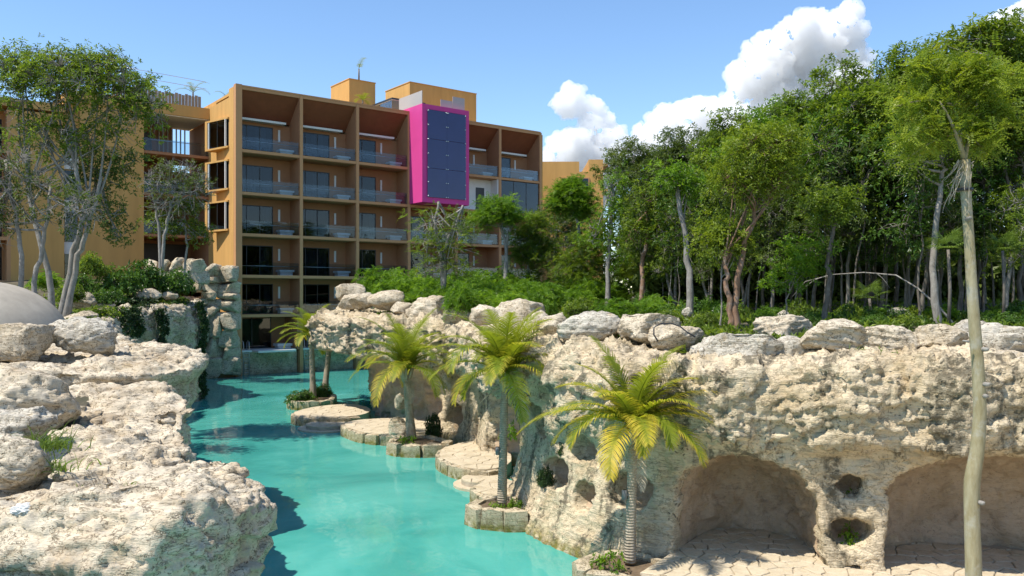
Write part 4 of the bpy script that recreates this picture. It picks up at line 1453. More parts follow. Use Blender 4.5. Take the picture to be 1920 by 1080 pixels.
def platform(name, label, cat, cx, cy, rx, ry, zt, seed, rot=0.0, paved=True, size=0.5, blocks=True, wob=0.10, soil=False, blen=0.62):
    rnd = random.Random(seed)
    n = 34
    root = thing(name, label, cat, (cx, cy, 0), 0)
    ph = [rnd.uniform(0, 6.28) for _ in range(3)]
    def rad(a):
        return 1 + wob * math.sin(2 * a + ph[0]) + wob * 0.7 * math.sin(3 * a + ph[1])
    def pt(a, k=1.0):
        x, y = rx * math.cos(a) * rad(a) * k, ry * math.sin(a) * rad(a) * k
        return (x * math.cos(rot) - y * math.sin(rot), x * math.sin(rot) + y * math.cos(rot))
    poly = [pt(2 * math.pi * i / n) for i in range(n)]
    MB().prism([(x * 0.97, y * 0.97) for x, y in poly], -0.7, zt - (0.10 if soil else 0.035)).build('core', M['soil'] if soil else M['mortar'], root)
    if paved:
        flagstones(root, (0, 0, 0), [(x * 0.985, y * 0.985) for x, y in poly], zt, size, seed)
    if blocks:
        per = sum(math.hypot(poly[i][0] - poly[i - 1][0], poly[i][1] - poly[i - 1][1]) for i in range(n))
        m = max(6, int(per / blen))
        for i in range(m):
            a = 2 * math.pi * (i + 0.5) / m
            x, y = pt(a, 1.0)
            if side_of(cx + x, cy + y) > 0.6:
                continue
            xa, ya = pt(a - 0.05); xb, yb = pt(a + 0.05)
            ang = math.atan2(yb - ya, xb - xa)
            l = per / m * 1.03
            h = zt + 0.55 + (rnd.uniform(-0.02, 0.05) if soil else -0.02 + rnd.uniform(-.02, 0))
            put('block', block_mesh(l, 0.34 if soil else 0.26, h, seed * 31 + i, M['block']), root, (x, y, h / 2 - 0.55), (0, 0, ang))
    return root


platform('stone_terrace', 'small round flagged terrace at the far end of the cliff by the twin pillars', 'terrace', -9.0, 42.0, 1.7, 2.6, 0.46, 3, size=0.55)
st = platform('round_step', 'pale round double step in the water left of the far grotto', 'step', -8.75, 39.1, 1.0, 1.0, 0.24, 4, size=0.5, blocks=False, wob=0.01)
MB().prism([(1.35 * math.cos(a), 1.35 * math.sin(a)) for a in np.linspace(0, 2 * math.pi, 33)[:-1]], -0.5, 0.07).build('lower_step', M['paving'], st)
platform('stone_terrace', 'wide flagged terrace in front of the far grotto left of the white boulder', 'terrace', -5.3, 37.2, 2.5, 2.1, 0.47, 5, rot=-0.35, size=0.55)
platform('stone_terrace', 'flagged terrace in front of the dark grotto behind the middle palm', 'terrace', -1.25, 30.6, 1.5, 2.5, 0.47, 6, rot=0.1, size=0.5)
st = platform('round_step', 'small round steps at the corner of the terrace behind the middle palm trunk', 'step', -0.95, 27.4, 0.75, 0.75, 0.27, 7, size=0.42, blocks=False, wob=0.01)
MB().prism([(1.0 * math.cos(a), 1.0 * math.sin(a)) for a in np.linspace(0, 2 * math.pi, 33)[:-1]], -0.5, 0.08).build('lower_step', M['paving'], st)
platform('stone_landing', 'squarish stone landing between the round steps and the palm planter', 'terrace', -0.35, 25.2, 0.75, 1.0, 0.46, 8, size=0.45, wob=0.03)
platform('stone_planter', 'far planter of hewn blocks with dark shrubs and twin palms', 'planter', -11.5, 47.6, 1.15, 2.3, 0.5, 9, paved=False, soil=True, blen=0.8)
platform('stone_planter', 'hewn block planter at the foot of the second palm below the white boulder', 'planter', -3.75, 33.2, 1.15, 1.0, 0.5, 10, paved=False, soil=True, blen=0.75)
platform('stone_planter', 'hewn block planter at the foot of the middle palm', 'planter', -0.22, 22.9, 0.82, 0.78, 0.55, 11, paved=False, soil=True)
platform('stone_planter', 'hewn block planter at the foot of the nearest palm at the bottom edge', 'planter', 2.55, 18.0, 0.95, 0.85, 0.45, 12, paved=False, soil=True)
boulder('squared white boulder on the wide terrace beside the second palm', 730, 783, 772, 824, 34.6, 'boulder', 5, dr=0.8, sink=0.05, cuts=6, box=0.3)
boulder('hanging white rock lump in front of the far grotto beside the palm trunk', 738, 738, 764, 766, 35.2, 'boulder', 4)

# grotto floor under the two near arches
gs = np.linspace(RP.s_px(1246), RP.s_px(2330), 30)
gp, gn = RP.at(gs)
front = [tuple(p) for p in gp - gn * 2.3]; backp = [tuple(p) for p in gp + gn * 3.0]
gpoly = front[::3] + backp[::-3]
gt = thing('grotto_terrace', 'flagged stone floor of the two near grottoes at the right', 'terrace', (6, 18, 0))
MB().prism([(x - 6, y - 18) for x, y in (gpoly if sum(gpoly[i][0] * gpoly[(i + 1) % len(gpoly)][1] - gpoly[(i + 1) % len(gpoly)][0] * gpoly[i][1] for i in range(len(gpoly))) > 0 else gpoly[::-1])], -0.6, 0.43).build('core', M['mortar'], gt)
vis = [tuple(p) for p in gp[::3] - gn[::3] * 1.5]
flagstones(gt, (6, 18, 0), [p for p in vis if p[0] < 12.5] + [tuple(p) for p in (gp + gn * 3.0)[::-3] if p[0] < 13.2], 0.47, 0.43, 21)

# ------------------------------------------------------------------ leaves, palms
def leaf_quads(P, Dn, Nr, Ln, Wd, fold=0.18):
    """one folded diamond per leaf: base, side, tip, side"""
    S = np.cross(Dn, Nr); S /= np.maximum(np.linalg.norm(S, axis=1), 1e-6)[:, None]
    U = np.cross(S, Dn)
    mid = P + Dn * (Ln * 0.52)[:, None] + U * (Wd * fold)[:, None]
    tip = P + Dn * Ln[:, None] - U * (Wd * 0.3)[:, None]
    V = np.stack([P, mid + S * (Wd / 2)[:, None], tip, mid - S * (Wd / 2)[:, None]], 1).reshape(-1, 3)
    Q = np.arange(len(P) * 4).reshape(-1, 4)
    return V, Q


def unit(v):
    return v / np.maximum(np.linalg.norm(v, axis=-1, keepdims=True), 1e-9)


def rosettes(C, A, n, length, width, r, spread=(0.5, 1.7), droop=0.25):
    K = len(C)
    A = unit(A)
    ref = unit(np.cross(A, r.normal(size=(K, 3))))
    B = np.cross(A, ref)
    phi = np.arange(n)[None, :] * 2.4 + r.uniform(0, 6.28, (K, 1))
    th = r.uniform(spread[0], spread[1], (K, n))
    D = A[:, None] * np.cos(th)[..., None] + (ref[:, None] * np.cos(phi)[..., None] + B[:, None] * np.sin(phi)[..., None]) * np.sin(th)[..., None]
    D = D + np.array([0, 0, -droop])
    D = unit(D).reshape(-1, 3)
    L = length * r.uniform(0.65, 1.2, K * n)
    Wd = width * r.uniform(0.75, 1.2, K * n)
    Nr = unit(np.repeat(A, n, 0) + r.normal(size=(K * n, 3)) * 0.35 + (0, 0, 0.4))
    P = np.repeat(C, n, 0) + D * 0.02 + r.normal(size=(K * n, 3)) * length * 0.12
    V, Q = leaf_quads(P, D, Nr, L, Wd)
    t = np.clip(np.repeat(r.beta(2, 2.4, K), n) * 0.75 + r.uniform(-0.1, 0.25, K * n), 0, 0.98)
    return V, Q, np.repeat(t, 4)


def pinnate(C, A, n, length, width, r, pairs=7, droop=0.35):
    """compound leaves: each leaf a row of leaflet pairs along a drooping midrib"""
    K = len(C)
    A = unit(A)
    ref = unit(np.cross(A, r.normal(size=(K, 3)))); B = np.cross(A, ref)
    phi = np.arange(n)[None, :] * 2.4 + r.uniform(0, 6.28, (K, 1))
    th = r.uniform(0.6, 1.45, (K, n))
    D = unit(A[:, None] * np.cos(th)[..., None] + (ref[:, None] * np.cos(phi)[..., None] + B[:, None] * np.sin(phi)[..., None]) * np.sin(th)[..., None]).reshape(-1, 3)
    L = length * r.uniform(0.7, 1.2, K * n)
    P0 = np.repeat(C, n, 0)
    S = unit(np.cross(D, np.array([0, 0, 1.0]) + r.normal(size=D.shape) * 0.25))
    U = np.cross(S, D)
    Vs, Ts = [], []
    tl = np.clip(np.repeat(r.beta(2, 2.4, K), n) * 0.75 + r.uniform(-0.1, 0.25, K * n), 0, 0.98)
    for j in range(pairs):
        f = (j + 0.6) / pairs
        P = P0 + D * (L * f)[:, None] - np.array([0, 0, 1.0]) * (droop * L * f * f)[:, None]
        for sg in (-1, 1):
            d = unit(S * sg + D * 0.45 - np.array([0, 0, 0.35 * f]) + r.normal(size=D.shape) * 0.12)
            ln = width * (1.15 - 0.5 * f) * np.ones(len(P)); wd = ln * 0.42
            V, _ = leaf_quads(P, d, unit(U + r.normal(size=U.shape) * 0.15), ln, wd, 0.08)
            Vs.append(V); Ts.append(np.repeat(tl, 4))
    V = np.concatenate(Vs)
    return V, np.arange(len(V)).reshape(-1, 4), np.concatenate(Ts)


def frond_mesh(L, e0, droop, seed, yellow=0.3, lmax=0.5, npair=58, twist=0.0):
    """palm frond along +X: midrib arching down, leaflets in two rows"""
    r = np.random.default_rng(seed)
    ns = 16
    pts = [np.zeros(3)]; tang = []
    for i in range(ns):
        t = (i + 0.5) / ns
        e = e0 - droop * t ** 1.35
        d = np.array([math.cos(e), math.sin(twist) * t * 0.3, math.sin(e)])
        tang.append(d); pts.append(pts[-1] + d * L / ns)
    pts = np.array(pts)
    mb = MB().tube([Vector(p) for p in pts[::2]], [max(0.006, 0.022 * (1 - k / 8.5)) for k in range(len(pts[::2]))], 5)
    V = np.array(mb.v); Fq = [list(f) for f in mb.f if len(f) == 4]
    T = [0.55 + 0.3 * yellow] * len(V)
    vs, fs, tt = list(V), Fq, T
    for i in range(npair):
        f = 0.10 + 0.89 * i / (npair - 1)
        q = f * ns
        k = min(int(q), ns - 1)
        p = pts[k] + (pts[k + 1] - pts[k]) * (q - k)
        d = tang[k] / np.linalg.norm(tang[k])
        side = unit(np.cross(d, np.array([0, 0.0, 1.0]) if abs(d[2]) < 0.95 else np.array([1.0, 0, 0])))
        up = np.cross(side, d)
        ll = lmax * (math.sin(math.pi * min(1, 0.16 + 0.80 * f)) ** 0.65) * r.uniform(0.88, 1.08)
        for sg in (-1, 1):
            a0 = side * sg * 0.80 + d * (0.45 + 0.5 * f) + up * 0.22 + r.normal(size=3) * 0.05
            a0 = unit(a0)
            w = 0.019 + 0.012 * (1 - f)
            c = p.copy(); dirn = a0.copy()
            base = len(vs)
            wn = unit(np.cross(a0, up)) if True else side
            for s_ in range(4):
                ww = w * (1.0, 1.05, 0.75, 0.0)[s_]
                if s_ < 3:
                    vs.append(c + wn * ww / 1.0 * 0.5); vs.append(c - wn * ww * 0.5)
                    ty = np.clip(0.42 + yellow * (0.25 + 0.6 * s_ / 3) + 0.2 * f * yellow + r.uniform(-.08, .08), 0, 1)
                    tt += [ty, ty]
                else:
                    vs.append(c); tt.append(np.clip(0.55 + yellow * 0.9, 0, 1))
                c = c + dirn * ll / 3
                dirn = unit(dirn + np.array([0, 0, -0.26 - 0.14 * s_]))
            fs += [[base, base + 1, base + 3, base + 2], [base + 2, base + 3, base + 5, base + 4], [base + 4, base + 5, base + 6, base + 6]]
    me = bpy.data.meshes.new('frond')
    me.from_pydata([tuple(v) for v in vs], [], [tuple(f) if f[2] != f[3] else tuple(f[:3]) for f in fs])
    me.polygons.foreach_set('use_smooth', [True] * len(me.polygons))
    me.materials.append(M['frond'])
    a = me.attributes.new('tint', 'FLOAT', 'POINT')
    a.data.foreach_set('value', np.array(tt, np.float32))
    me.update()
    return me


def palm(label, base, top, r0, fronds, seed, lean=0.0):
    root = thing('coconut_palm', label, 'palm', base, 0, 'palms along the water')
    t = Vector(top) - Vector(base)
    pts, rad = [], []
    n = 26
    for i in range(n + 1):
        f = i / n
        p = t * f + Vector((lean * math.sin(f * math.pi), 0, 0))
        pts.append(p); rad.append(r0 * (1.35 - 0.55 * f if f < 0.25 else 1.2125 - 0.25 * f) * (1 + 0.045 * (i % 2)))
    MB().tube(pts, rad, 12).build('trunk', M['bark_palm'], root)
    # fibrous boot under the crown
    mb = MB()
    rr = random.Random(seed)
    for k in range(10):
        a = k * 2.4
        d = Vector((math.cos(a), math.sin(a), 0))
        mb.tube([t + d * r0 * 0.7 - Vector((0, 0, 0.25)), t + d * r0 * 1.3 + Vector((0, 0, 0.05)), t + d * r0 * 1.9 + Vector((0, 0, 0.30))], [r0 * 0.45, r0 * 0.42, r0 * 0.2], 5)
    mb.build('leaf_base', M['dry'], root)
    for k, (az, e0, L, dr, yl) in enumerate(fronds):
        me = frond_mesh(L, math.radians(e0), math.radians(dr), seed * 100 + k, yl, lmax=0.37 * L ** 0.5, twist=rr.uniform(-1, 1))
        put('frond', me, root, t + Vector((0, 0, 0.05 + 0.01 * k)), (0, 0, math.radians(az)))
    if r0 < 0.16 and base[1] < 40:
        for k in range(2):
            me = frond_mesh(1.3, math.radians(-20), math.radians(65), seed * 77 + k, 1.0, 0.28, 22)
            me.materials[0] = M['dry']
            put('dead_frond', me, root, t + Vector((0, 0, -0.12)), (0, 0, math.radians(seed * 97 + k * 150)))
    return root


def auto_fronds(n, L, seed, yl=0.3, hi=86, lo=8):
    r = random.Random(seed)
    out = []
    for k in range(n):
        f = k / (n - 1)
        e = hi + (lo - hi) * f ** 1.3
        out.append(((k * 137.5 + r.uniform(-14, 14)) % 360, e, L * r.uniform(0.86, 1.08) * (1.16 - 0.2 * f), r.uniform(42, 66) + 50 * f, yl + 0.12 + 0.6 * f * r.uniform(0.3, 1)))
    return out


palm('far palm in the block planter in front of the hotel pool deck', (-11.3, 47.0, 0.45), (-11.4, 47.0, 3.75), 0.14, auto_fronds(20, 2.0, 1, 0.15) + [(190, 40, 2.5, 80, 0.25), (170, 20, 2.2, 70, 0.3)], 1)
palm('rearmost palm with only its ringed trunk showing behind the far palm', (-11.25, 49.6, 0.45), (-11.0, 49.8, 3.2), 0.15, auto_fronds(9, 1.9, 2, 0.3, 85, 30), 2)
palm('second palm with a dense upright crown in front of the far grotto', (-4.1, 33.7, 0.45), (-4.3, 33.7, 3.05), 0.155,
     auto_fronds(22, 2.7, 3, 0.15) + [(200, 55, 2.6, 135, 0.35), (-20, 50, 2.5, 130, 0.35), (265, 40, 1.6, 120, 0.9), (225, 65, 2.6, 100, 0.2), (-60, 60, 2.5, 110, 0.2)], 3)
palm('middle palm with the tallest crown at the corner of the grotto cliff', (-0.28, 22.9, 0.5), (-0.2, 22.9, 3.9), 0.105,
     auto_fronds(24, 2.25, 4, 0.2) + [(215, 62, 2.5, 140, 0.5), (5, 62, 2.1, 125, 0.75), (160, 55, 2.0, 100, 0.35), (-35, 45, 1.9, 130, 0.5), (250, 30, 1.4, 100, 0.6), (20, 25, 1.6, 110, 0.6)], 4)
palm('nearest palm with yellowed drooping fronds before the near grotto', (2.6, 18.25, 0.4), (2.68, 18.3, 3.2), 0.10,
     auto_fronds(21, 1.95, 5, 0.3) + [(3, 42, 2.95, 78, 0.75), (-8, 25, 2.4, 85, 0.7), (178, 24, 2.75, 72, 0.7), (200, 30, 1.9, 110, 0.5), (280, 20, 1.4, 115, 0.6), (-50, 35, 1.6, 125, 0.4), (100, 70, 2.0, 60, 0.2), (70, 60, 2.0, 60, 0.25)], 5)

for lab, px, py, Y, tr in (('small grey spotlight strapped to the middle palm trunk', 933, 846, 22.85, 940), ('small grey spotlight strapped to the nearest palm trunk', 1171, 928, 18.2, 1180)):
    p = W(px, py, Y)
    o = thing('spotlight', lab, 'lamp', p)
    MB().tube([(0, 0, -0.10), (0, 0, -0.095), (0, 0, 0.11), (0, 0, 0.115)], [0.05, 0.062, 0.062, 0.05], 14).build('housing', M['lampgrey'], o)
    MB().box(0.05, (tr - px) / F * Y, -0.012, 0.012, -0.02, 0.02).build('bracket', M['lampgrey'], o)
    MB().tube([(0, 0, 0.116), (0, 0, 0.119)], [0.048, 0.048], 14).build('lens', M['pane'], o)


# ------------------------------------------------------------------ trees
def bez(a, b, c, n):
    return [a * (1 - t) ** 2 + b * 2 * t * (1 - t) + c * t * t for t in [i / n for i in range(n + 1)]]


def grow(seed, stems, lobes, leaf='ros', limbs=9, subs=45, tips=190, per=6, nleaf=9, ll=0.15, lw=0.055, spread=0.30, twig=0.012, r0=0.12, bare=0, shell=0.55, up=0.5, nsides=8, pairs=7, droop=0.25, limb_r=0.45):
    """wood and leaves of one tree. stems: trunk polylines; lobes: ellipsoids (centre, radii) the foliage fills"""
    r = np.random.default_rng(seed)
    wood = MB()
    heads = []
    for st in stems:
        st = [Vector(p) for p in st]
        # resample with a little wander
        pts = []
        for i in range(len(st) - 1):
            for k in range(4):
                p = st[i].lerp(st[i + 1], k / 4)
                if i + k > 0:
                    p = p + Vector(r.normal(size=3) * 0.035)
                pts.append(p)
        pts.append(st[-1])
        m = len(pts)
        rr = r0 * (1.0 if st is stems[0] else 0.8)
        wood.tube(pts, [rr * (1.45 - 1.2 * (i / m)) if i < m * 0.12 else rr * (1.25 - 0.75 * i / m) for i in range(m)], nsides)
        heads.append(pts)
    lob = [(np.array(c, float), np.array(q, float)) for c, q in lobes]
    vol = np.array([q[0] * q[1] * q[2] for _, q in lob]) ** 0.7
    def sample(n, lo, hi, upb):
        out, od = [], []
        ch = r.choice(len(lob), n, p=vol / vol.sum())
        for k in ch:
            c, q = lob[k]
            d = r.normal(size=3); d[2] += upb; d /= np.linalg.norm(d)
            out.append(c + d * q * r.uniform(lo, hi)); od.append(d)
        return np.array(out), np.array(od)
    T, TD = sample(tips, shell, 1.0, up)
    S, _ = sample(subs, 0.35, 0.75, up * 0.6)
    Lm, _ = sample(limbs, 0.15, 0.5, 0.2)
    Lc = []
    for i in range(limbs):
        tgt = Vector(Lm[i])
        hp = heads[i % len(heads)]
        j = int(len(hp) * r.uniform(0.62, 0.98))
        j = min(j, len(hp) - 1)
        a = hp[j]
        mid = a.lerp(tgt, 0.5) + Vector((r.normal() * 0.2, r.normal() * 0.2, -0.1 * (tgt - a).length))
        c = bez(a, mid, tgt, 6)
        wood.tube(c, [r0 * limb_r * (1 - 0.6 * k / 6) for k in range(7)], 6, False)
        Lc.append(c)
    Sc = []
    allL = np.array([[tuple(p) for p in c] for c in Lc])
    for i in range(subs):
        d = np.linalg.norm(allL[:, 2:] - S[i], axis=2)
        a, b = np.unravel_index(np.argmin(d), d.shape)
        p = Vector(allL[a, b + 2]); tgt = Vector(S[i])
        c = bez(p, p.lerp(tgt, 0.5) + Vector(r.normal(size=3) * 0.15 * (tgt - p).length), tgt, 4)
        wood.tube(c, [max(twig * 1.2, r0 * 0.2 * (1 - 0.5 * k / 4)) for k in range(5)], 5, False)
        Sc.append(c)
    allS = np.array([[tuple(p) for p in c] for c in Sc])
    for i in range(tips + bare):
        if i < tips:
            tgt = T[i]
        else:
            tgt = sample(1, 0.8, 1.12, up)[0][0]
        d = np.linalg.norm(allS[:, 1:] - tgt, axis=2)
        a, b = np.unravel_index(np.argmin(d), d.shape)
        p = Vector(allS[a, b + 1]); tg = Vector(tgt)
        c = bez(p, p.lerp(tg, 0.5) + Vector(r.normal(size=3) * 0.16 * (tg - p).length), tg, 3)
        wood.tube(c, [twig * (1.1 - 0.25 * k) for k in range(4)], 4, False)
    C = np.repeat(T, per, 0) + r.normal(size=(tips * per, 3)) * spread * (1, 1, 0.7)
    A = unit(np.repeat(TD, per, 0) * 0.7 + (0, 0, 0.75) + r.normal(size=(tips * per, 3)) * 0.45)
    if leaf == 'ros':
        V, Q, t = rosettes(C, A, nleaf, ll, lw, r, droop=droop)
    else:
        V, Q, t = pinnate(C, A, nleaf, ll, lw, r, pairs, droop)
    return wood, (V, Q, t)


def tree_meshes(key, bark, leafm, **kw):
    w, (V, Q, t) = grow(**kw)
    return w.mesh('trunk', M[bark]), mesh_np('crown', V, Q, M[leafm], False, attr=t)


def plant_tree(name, label, cat, meshes, loc, rz=0.0, sc=(1, 1, 1), group=None, crown='crown', stem='trunk'):
    o = thing(name, label, cat, loc, rz, group)
    o.scale = sc
    put(stem, meshes[0], o)
    put(crown, meshes[1], o)
    return o


def lobes_std(r, h0, h1, R, n=6):
    out = [((0, 0, (h0 + h1) / 2), (R * 0.75, R * 0.75, (h1 - h0) / 2 * 0.85))]
    for k in range(n):
        a = 2 * math.pi * k / n + r.uniform(-.4, .4)
        q = R * r.uniform(0.38, 0.6)
        z = r.uniform(h0 + q, h1 - q * 0.5)
        out.append(((math.cos(a) * R * 0.62, math.sin(a) * R * 0.62, z), (q, q, q * 0.75)))
    out.append(((r.uniform(-.5, .5), r.uniform(-.5, .5), h1 - R * 0.35), (R * 0.55, R * 0.55, R * 0.4)))
    return out


FOREST = []
for k in range(7):
    rr = random.Random(50 + k)
    bx_, by_ = rr.uniform(-.5, .5), rr.uniform(-.5, .5)
    stems = [[(0, 0, -0.2), (bx_ * 0.4, by_ * 0.5, 2.2), (bx_ * 1.2, by_, 4.6), (bx_ * 0.9, by_ * 1.3, 7.0)]]
    if k % 3 == 0:
        stems.append([(0.1, 0.1, -0.2), (-0.5, 0.3, 2.2), (-1.0, 0.6, 5.0), (-1.1, 0.5, 6.6)])
    kind = ('leaf_forest', 'leaf_bright', 'leaf_forest', 'leaf_dark', 'leaf_forest', 'leaf_lime', 'leaf_forest')[k]
    FOREST.append(tree_meshes(k, ('bark_dark', 'bark_grey')[k % 2], kind, seed=60 + k, stems=stems, lobes=lobes_std(rr, 4.3, 10.0, 2.5, 7),
                              tips=230, per=8, nleaf=8, ll=0.20, lw=0.07, spread=0.22, bare=60, r0=0.085, limbs=9, subs=55))
UNDER = []
for k in range(3):
    rr = random.Random(90 + k)
    UNDER.append(tree_meshes(k, ('bark_dark', 'bark_grey', 'bark_dark')[k], ('leaf_dark', 'leaf_forest', 'leaf_shrub')[k], seed=95 + k, stems=[[(0, 0, -0.2), (rr.uniform(-.3, .3), 0.1, 2.0), (rr.uniform(-.6, .6), 0.2, 4.2)]],
                             lobes=[((0, 0, 4.2), (1.1, 1.1, 1.0)), ((rr.uniform(-.7, .7), 0.3, 3.1), (0.9, 0.9, 0.6)), ((0.3, -0.4, 2.3), (0.7, 0.7, 0.4))],
                             tips=70, per=5, nleaf=8, ll=0.15, lw=0.055, bare=40, r0=0.038, limbs=6, subs=20))


def gnd(x, y):
    return gz_right(x, y) if x > -9 else gz_left(x, y)


# canopy edge: (photo column, row of the crown top, distance, kind, label)
CANOPY = [
    (1205, 262, 46, 3, 'dark round crowned tree at the left end of the forest behind the pale leaning trunk'),
    (1268, 238, 41, 3, 'dark tangled tree over the pale leaning trunk'),
    (1335, 245, 38, 3, 'dark thin leaved tree between the cloud base and the forked tree'),
    (1392, 205, 34, 0, 'tree with a rounded green top under the grey side of the big cloud'),
    (1445, 186, 33, 1, 'bright green domed tree just left of the middle of the forest edge'),
    (1520, 176, 31.5, 2, 'bushy green tree under the centre of the big cloud'),
    (1590, 166, 30.5, 1, 'bright tree below the right end of the big cloud'),
    (1650, 116, 29.5, 4, 'taller tree stepping up at the right of the big cloud'),
    (1722, 84, 28.5, 2, 'tall green tree left of the feathery crown'),
    (1800, 62, 28, 4, 'tall dense tree behind the feathery crown'),
    (1880, 40, 27.5, 5, 'tallest lime green tree at the top right corner'),
    (1955, 30, 27, 0, 'tree cut by the right edge of the picture'),
]
r_ = random.Random(7)
for (px, py, Y, kd, lab) in CANOPY:
    x = (px - 960) / F * Y
    g = gnd(x, Y)
    H = CZ + (HY - py) / F * Y - g
    s = H / 10.1
    plant_tree('forest_tree', lab, 'tree', FOREST[kd], (x, Y, g), r_.uniform(0, 6.28), (s * r_.uniform(.95, 1.1), s * r_.uniform(.95, 1.1), s), 'trees at the forest edge')
BACKLAB = 'slender trunked tree inside the dense forest behind the front trees'
for row, (dy, drop) in enumerate(((4.0, 0.90), (8.5, 0.88))):
    for i in range(11):
        px, py, Y, _, _ = CANOPY[min(i, 11)]
        px2 = px + 38 + r_.uniform(-15, 15); Y2 = Y + dy + r_.uniform(-.8, .8)
        x = (px2 - 960) / F * Y2
        g = gnd(x, Y2)
        s = (CZ + (HY - py) / F * Y2 - g) / 10.1 * drop
        plant_tree('forest_tree', BACKLAB, 'tree', FOREST[r_.choice((0, 2, 3, 4, 6))], (x, Y2, g), r_.uniform(0, 6.28), (s * 1.1, s * 1.1, s), 'trees inside the forest')
for i in range(34):
    px = 1190 + i * 23 + r_.uniform(-9, 9)
    Y = float(np.interp(px, [1190, 1350, 1500, 1960], [40, 31, 26.5, 24.5])) + r_.uniform(0.0, 5.5)
    x = (px - 960) / F * Y
    s = r_.uniform(0.75, 1.35)
    plant_tree('sapling', 'thin dark understorey sapling in the shade of the forest edge' if i > 3 else ('thin sapling at the far left end of the forest beside the reddish stem', 'thin sapling just left of the pale leaning trunk', 'thin sapling right behind the pale leaning trunk', 'thin sapling between the pale leaning trunk and the forked tree')[i], 'tree', UNDER[r_.randrange(3)], (x, Y, gnd(x, Y)), r_.uniform(0, 6.28), (s * 0.9, s * 0.9, s), 'saplings under the forest')

# the wood going on behind and to the right, seen as one mass
rw = np.random.default_rng(4)
nW = 6500
wx = rw.uniform(2, 75, nW); wy = rw.uniform(0, 1, nW)
wy = np.where(wx < 34, 46 + 0.12 * wx + wy * 9, 20 + wy * 26)
wz = 5.5 + rw.uniform(0, 1, nW) ** 0.8 * np.clip(9.0 + 1.2 * np.sin(wx * 0.8) + 0.8 * np.sin(wx * 2.1) - np.where(wx < 34, 2.6, 0.0), 3, 12)
keep = (wx / wy) > 0.13
cc = np.stack([wx, wy, wz], 1)[keep]
low = np.stack([rw.uniform(6, 32, 3600), rw.uniform(42, 47, 3600), rw.uniform(5.4, 9.5, 3600)], 1)
cc = np.concatenate([cc, low[low[:, 0] / low[:, 1] > 0.15]])
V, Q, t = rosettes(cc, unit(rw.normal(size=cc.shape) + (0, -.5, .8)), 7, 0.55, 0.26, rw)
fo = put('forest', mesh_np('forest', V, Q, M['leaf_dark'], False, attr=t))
tag(fo, 'dense dark wood continuing behind the forest edge', 'forest', kind='stuff')

# ---- single trees that can be picked out
def at_(px, Y):
    x = (px - 960) / F * Y
    return Vector((x, Y, gnd(x, Y)))


def rel(base, px, py, Y):
    return tuple(W(px, py, Y) - Vector(base))


def solo(name, label, cat, px, Y, stem_px, lobes_px, bark, leafm, seed, r0, **kw):
    """a tree placed by the photo columns of its trunk, all at its own distance"""
    b = at_(px, Y)
    stems = []
    for s in stem_px:
        stems.append([(rel(b, s[0][0], 0, Y)[0], 0, -0.25)] + [rel(b, q[0], q[1], Y + (q[2] if len(q) > 2 else 0)) for q in s[1:]])
    lob = []
    for (lx, ly, rx, ry) in lobes_px:
        c = rel(b, lx, ly, Y)
        lob.append((c, (rx / F * Y, rx / F * Y * 0.9, ry / F * Y)))
    w, (V, Q, t) = grow(seed, stems, lob, r0=r0, **kw)
    o = thing(name, label, cat, b)
    w.build('trunk', M[bark], o)
    put('crown', mesh_np('crown', V, Q, M[leafm], False, attr=t), o)
    return o


solo('bare_tree', 'half bare grey tree with twiggy top in front of the magenta box', 'tree', 838, 40, [[(838, 560), (826, 480), (815, 420), (822, 378)], [(838, 560), (832, 470), (850, 420), (868, 385)]],
     [(800, 470, 40, 45), (860, 450, 42, 50), (820, 420, 55, 30), (835, 500, 55, 30)], 'bark_grey', 'leaf_forest', 201, 0.12, leaf='pin', tips=75, per=3, nleaf=4, ll=0.42, lw=0.10, bare=150, subs=40, twig=0.018, pairs=6)
solo('young_tree', 'slim young tree with a flat bright crown right of the bare tree', 'tree', 946, 46, [[(946, 540), (950, 470), (940, 430), (935, 405)], [(946, 540), (950, 450), (958, 425), (968, 405)]],
     [(930, 398, 32, 22), (905, 415, 18, 16), (958, 415, 16, 14)], 'bark_grey', 'leaf_bright', 202, 0.11, leaf='pin', tips=110, per=4, nleaf=5, ll=0.40, lw=0.10, subs=25, pairs=6)
solo('young_tree', 'leafy young tree in front of the glazed hotel bay', 'tree', 988, 47, [[(988, 540), (990, 470), (998, 430)]],
     [(990, 470, 30, 50), (1010, 440, 34, 40), (975, 500, 30, 34), (1020, 490, 34, 40)], 'bark_grey', 'leaf_forest', 203, 0.09, leaf='pin', tips=190, per=4, nleaf=5, ll=0.36, lw=0.10, subs=35, pairs=5)
solo('young_tree', 'round headed bright tree before the notched hotel wing', 'tree', 1086, 50, [[(1086, 540), (1088, 460), (1080, 400), (1072, 380)]],
     [(1072, 368, 34, 28), (1090, 392, 24, 18), (1050, 385, 20, 16)], 'bark_grey', 'leaf_bright', 204, 0.14, leaf='pin', tips=150, per=5, nleaf=5, ll=0.40, lw=0.11, subs=30, pairs=6)
solo('young_tree', 'grey tangled tree behind the bright round headed tree', 'tree', 1045, 56, [[(1045, 540), (1040, 470), (1045, 420)]],
     [(1035, 420, 45, 32), (1100, 430, 50, 40), (1060, 470, 60, 40)], 'bark_grey', 'leaf_dark', 205, 0.12, tips=190, per=6, nleaf=8, ll=0.2, lw=0.07, bare=200, subs=45)
solo('young_tree', 'tall pale poled tree with sparse leaves beside the far wing corner', 'tree', 1138, 41, [[(1138, 545), (1141, 470), (1146, 400), (1147, 345)]],
     [(1147, 350, 28, 26), (1120, 440, 24, 30), (1165, 470, 28, 40), (1150, 400, 26, 30)], 'bark_grey', 'leaf_bright', 206, 0.13, tips=120, per=5, nleaf=8, ll=0.16, lw=0.06, bare=60, subs=30)
